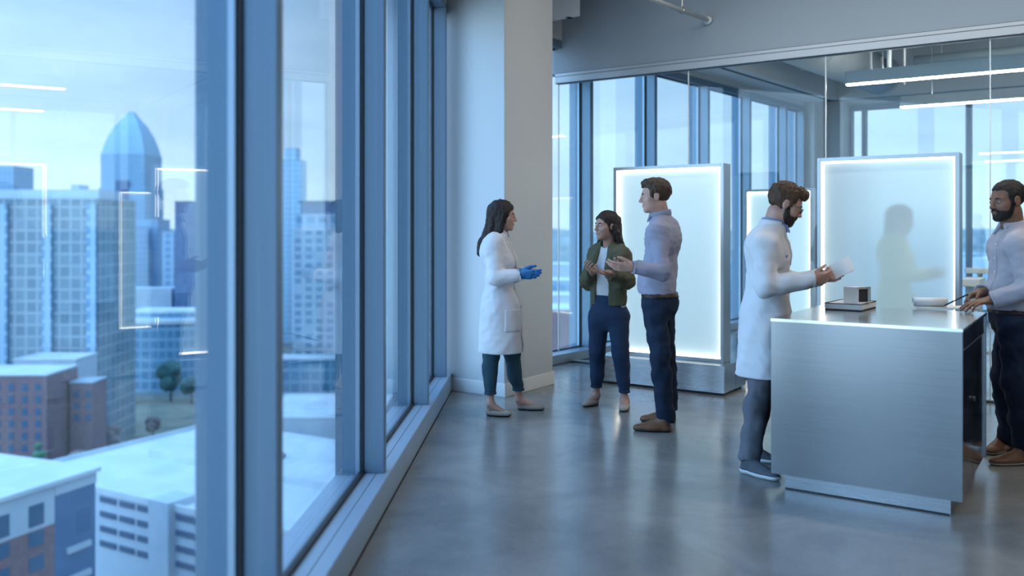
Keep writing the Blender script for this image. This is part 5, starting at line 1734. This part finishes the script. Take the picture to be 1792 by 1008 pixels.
# --- man writing at the right
J = dict(head=at(1762, 351, 5.36), neck=at(1773, 398, 5.40), chest=at(1776, 442, 5.40), waist=at(1774, 492, 5.40), pelvis=at(1774, 546, 5.40),
         sh_l=at(1784, 426, 5.22), sh_r=at(1772, 421, 5.56), el_l=at(1801, 506, 5.12), wrist_l=at(1736, 525, 5.22), el_r=at(1764, 500, 5.60), wrist_r=at(1716, 512, 5.40),
         hip_l=at(1778, 560, 5.31), hip_r=at(1770, 558, 5.49), knee_l=at(1776, 672, 5.31), knee_r=at(1757, 660, 5.56), ankle_l=at(1796, 785, 5.40), ankle_r=at(1768, 774, 5.71))
J['heel_l'], J['toe_l'] = foot(3.180, 5.40, 2.905, 5.37)
J['heel_r'], J['toe_r'] = foot(3.245, 5.78, 3.02, 5.60)
make_person('person in pale grey shirt and dark jeans writing on the pad at the counter', J, dict(
    skin='brown_skin', torso_yaw=186, head_yaw=190, head_pitch=-8, hk=1.0, build=1.02, look=-0.002, hair_mat='black_hair', hair_thick=0.0065, hair_amp=0.0022, short_cut=0.112, beard=0.0035,
    hand_l=dict(d=(-0.98, 0.05, -0.17), n=(-0.15, 0.1, -1), t=(0, 1, 0), curl=(12, 14, 18, 22), thumb=0.3), hand_r=dict(d=(-0.94, -0.22, -0.26), n=(-0.1, -0.5, -0.85), t=(-0.2, -0.8, 0.5), curl=(36, 40, 44, 48), thumb=0.9),
    trousers='dark_denim', trouser_top=0.965, ankle_r=0.064, leg=1.06, hem_drop=0.05, leg_fold=0.006, belt=True, shoes='leather', shoe_mat='tan_brown_leather', sole_mat='beige_suede', cuff_r=0.042,
    build_clothes=shirt('pale_grey_shirt', 0.945, 0.88, 0.013, 0.0038, 14, 0.02)))
t = thing('pen', 'slim dark pen in the writing hand at the counter', 'pen', tuple(at(1651, 535.5, 5.47)))
d_ = at(1694, 515, 5.36) - at(1651, 535.5, 5.47)
MB().tube([(0, 0, 0), d_ * 0.08, d_ * 0.10, d_], [0.0012, 0.0036, 0.0045, 0.0045], 12).build('barrel', M['dark_foam'], t, smooth=True)
MB().tube([d_ * 0.82 + Z3(0.005), d_ * 0.99 + Z3(0.005)], 0.0014, 8).build('clip', M['cable'], t, smooth=True)

# --- the person behind the frosted panel
def standing(x, y, yaw, Ht):
    k = Ht / 1.75
    f = np.array([math.cos(math.radians(yaw)), math.sin(math.radians(yaw)), 0.0]); l = np.array([-f[1], f[0], 0.0])
    P = lambda a, b, z: np.array([x, y, 0.0]) + f * a * k + l * b * k + Z3(z * k)
    J = dict(head=P(0.05, 0, 1.625), neck=P(0.0, 0, 1.465), chest=P(0, 0, 1.29), waist=P(0, 0, 1.10), pelvis=P(0, 0, 0.92))
    for s, g in (('l', 1), ('r', -1)):
        J.update({'sh_' + s: P(0, 0.155 * g, 1.42), 'el_' + s: P(0.04, 0.215 * g, 1.13), 'wrist_' + s: P(0.27, 0.12 * g, 1.14), 'hip_' + s: P(0, 0.085 * g, 0.90),
                  'knee_' + s: P(0.02, 0.09 * g, 0.49), 'ankle_' + s: P(-0.03, 0.095 * g, 0.09), 'heel_' + s: P(-0.075, 0.095 * g, 0), 'toe_' + s: P(0.165, 0.11 * g, 0)})
    return J
J = standing(3.225, 7.43, -34, 1.63)
make_person('blurred person in pale green coat behind the frosted panel', J, dict(
    female=True, skin='light_skin', torso_yaw=-34, head_yaw=-40, head_pitch=-10, hk=0.95, build=1.0, hair_mat='dark_brown_hair', hair_thick=0.016, covers_ears=True,
    locks=[(Frame(J['head'], -40)(-0.05, 0, 0.02), Frame(J['head'], -40)(-0.075, 0, -0.13), 0.075, 0.06)],
    hand_r=dict(d=(0.83, -0.5, 0), n=(0.4, 0.7, 0.2), t=(0, 0, 1)), hand_l=dict(d=(0.83, -0.6, 0), n=(-0.4, -0.7, 0.2), t=(0, 0, 1)),
    trousers='blue_denim', ankle_r=0.05, cuff=0.03, trouser_cut=0.66, shoes='flat', shoe_mat='beige_suede', sole_mat='dark_rubber', cuff_r=0.042,
    build_clothes=lab_coat('pale_green_coat', 0.55, (0.168, 0.18, 0.80), 0.92, 'white_knit')))
# ---------------------------------------------------------------- sky
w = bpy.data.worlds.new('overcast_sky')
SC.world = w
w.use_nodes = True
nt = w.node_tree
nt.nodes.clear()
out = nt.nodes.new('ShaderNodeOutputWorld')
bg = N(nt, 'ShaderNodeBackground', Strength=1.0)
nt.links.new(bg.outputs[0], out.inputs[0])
tc = N(nt, 'ShaderNodeTexCoord')
sp = N(nt, 'ShaderNodeSeparateXYZ')
nt.links.new(tc.outputs['Generated'], sp.inputs[0])
ramp = N(nt, 'ShaderNodeValToRGB')
e = ramp.color_ramp.elements
e[0].position, e[0].color = 0.0, rgba(srgb(192, 222, 246))
e[1].position, e[1].color = 0.38, rgba(srgb(140, 190, 242))
x = ramp.color_ramp.elements.new(0.10); x.color = rgba(srgb(188, 220, 248))
x = ramp.color_ramp.elements.new(1.0); x.color = rgba(srgb(140, 188, 236))
nt.links.new(sp.outputs[2], ramp.inputs[0])
mp = N(nt, 'ShaderNodeMapping')
mp.inputs['Scale'].default_value = (2.2, 2.2, 9.0)
nt.links.new(tc.outputs['Generated'], mp.inputs[0])
nz = N(nt, 'ShaderNodeTexNoise', Scale=1.4, Detail=6.0, Roughness=0.55)
nt.links.new(mp.outputs[0], nz.inputs['Vector'])
cr = N(nt, 'ShaderNodeValToRGB')
cr.color_ramp.elements[0].position, cr.color_ramp.elements[0].color = 0.36, (1.10, 1.15, 1.20, 1)
cr.color_ramp.elements[1].position, cr.color_ramp.elements[1].color = 0.62, (1.42, 1.40, 1.36, 1)
nt.links.new(nz.outputs[0], cr.inputs[0])
mx = N(nt, 'ShaderNodeMix', data_type='RGBA', blend_type='MULTIPLY')
mx.inputs[0].default_value = 1.0
nt.links.new(ramp.outputs[0], mx.inputs[6])
nt.links.new(cr.outputs[0], mx.inputs[7])
nt.links.new(mx.outputs[2], bg.inputs['Color'])
# the cloud deck is brighter overhead and towards the hidden sun, high to the left behind the camera
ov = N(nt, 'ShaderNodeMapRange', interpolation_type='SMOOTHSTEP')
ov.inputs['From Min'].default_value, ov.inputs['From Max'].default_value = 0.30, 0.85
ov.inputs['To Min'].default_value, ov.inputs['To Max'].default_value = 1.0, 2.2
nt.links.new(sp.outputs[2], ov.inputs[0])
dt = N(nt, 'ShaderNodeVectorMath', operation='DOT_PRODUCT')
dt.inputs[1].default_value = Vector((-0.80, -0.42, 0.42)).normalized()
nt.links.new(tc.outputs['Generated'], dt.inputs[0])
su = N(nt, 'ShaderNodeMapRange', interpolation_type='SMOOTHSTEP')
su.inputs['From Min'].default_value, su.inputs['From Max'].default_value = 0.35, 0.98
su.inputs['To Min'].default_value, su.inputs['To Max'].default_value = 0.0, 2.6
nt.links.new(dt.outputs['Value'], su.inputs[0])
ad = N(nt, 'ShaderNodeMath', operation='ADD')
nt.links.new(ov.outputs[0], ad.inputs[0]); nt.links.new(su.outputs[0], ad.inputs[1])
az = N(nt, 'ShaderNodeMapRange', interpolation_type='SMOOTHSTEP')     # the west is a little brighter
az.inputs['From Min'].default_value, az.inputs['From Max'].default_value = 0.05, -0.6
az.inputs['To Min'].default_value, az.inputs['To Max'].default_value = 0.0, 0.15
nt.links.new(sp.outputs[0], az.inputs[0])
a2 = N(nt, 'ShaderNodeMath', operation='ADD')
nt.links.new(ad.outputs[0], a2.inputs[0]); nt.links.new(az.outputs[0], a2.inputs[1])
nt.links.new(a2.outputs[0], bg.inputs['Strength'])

# ---------------------------------------------------------------- camera
cam = bpy.data.cameras.new('camera')
co = bpy.data.objects.new('camera', cam)
COL.objects.link(co)
co.location = (0, 0, EYE)
co.rotation_euler = (math.pi / 2, 0, 0)
cam.sensor_width = 36.0
cam.lens = F_PX / 1792.0 * 36.0
cam.shift_y = -(504.0 - HY) / 1792.0
cam.clip_start, cam.clip_end = 0.05, 6000
cam.dof.use_dof = True
cam.dof.focus_distance = 6.2
cam.dof.aperture_fstop = 1.15
SC.camera = co

SC.view_settings.view_transform = 'Standard'
SC.view_settings.look = 'None'
SC.view_settings.gamma = 1.0
SC.view_settings.use_curve_mapping = False
SC.view_settings.exposure = 0.06
SC.cycles.use_denoising = True
SC.cycles.max_bounces = 10
SC.cycles.diffuse_bounces = 5
SC.cycles.glossy_bounces = 5
SC.cycles.transmission_bounces = 8
SC.cycles.transparent_max_bounces = 32
SC.cycles.caustics_reflective = False
SC.cycles.caustics_refractive = False
SC.cycles.sample_clamp_indirect = 6.0
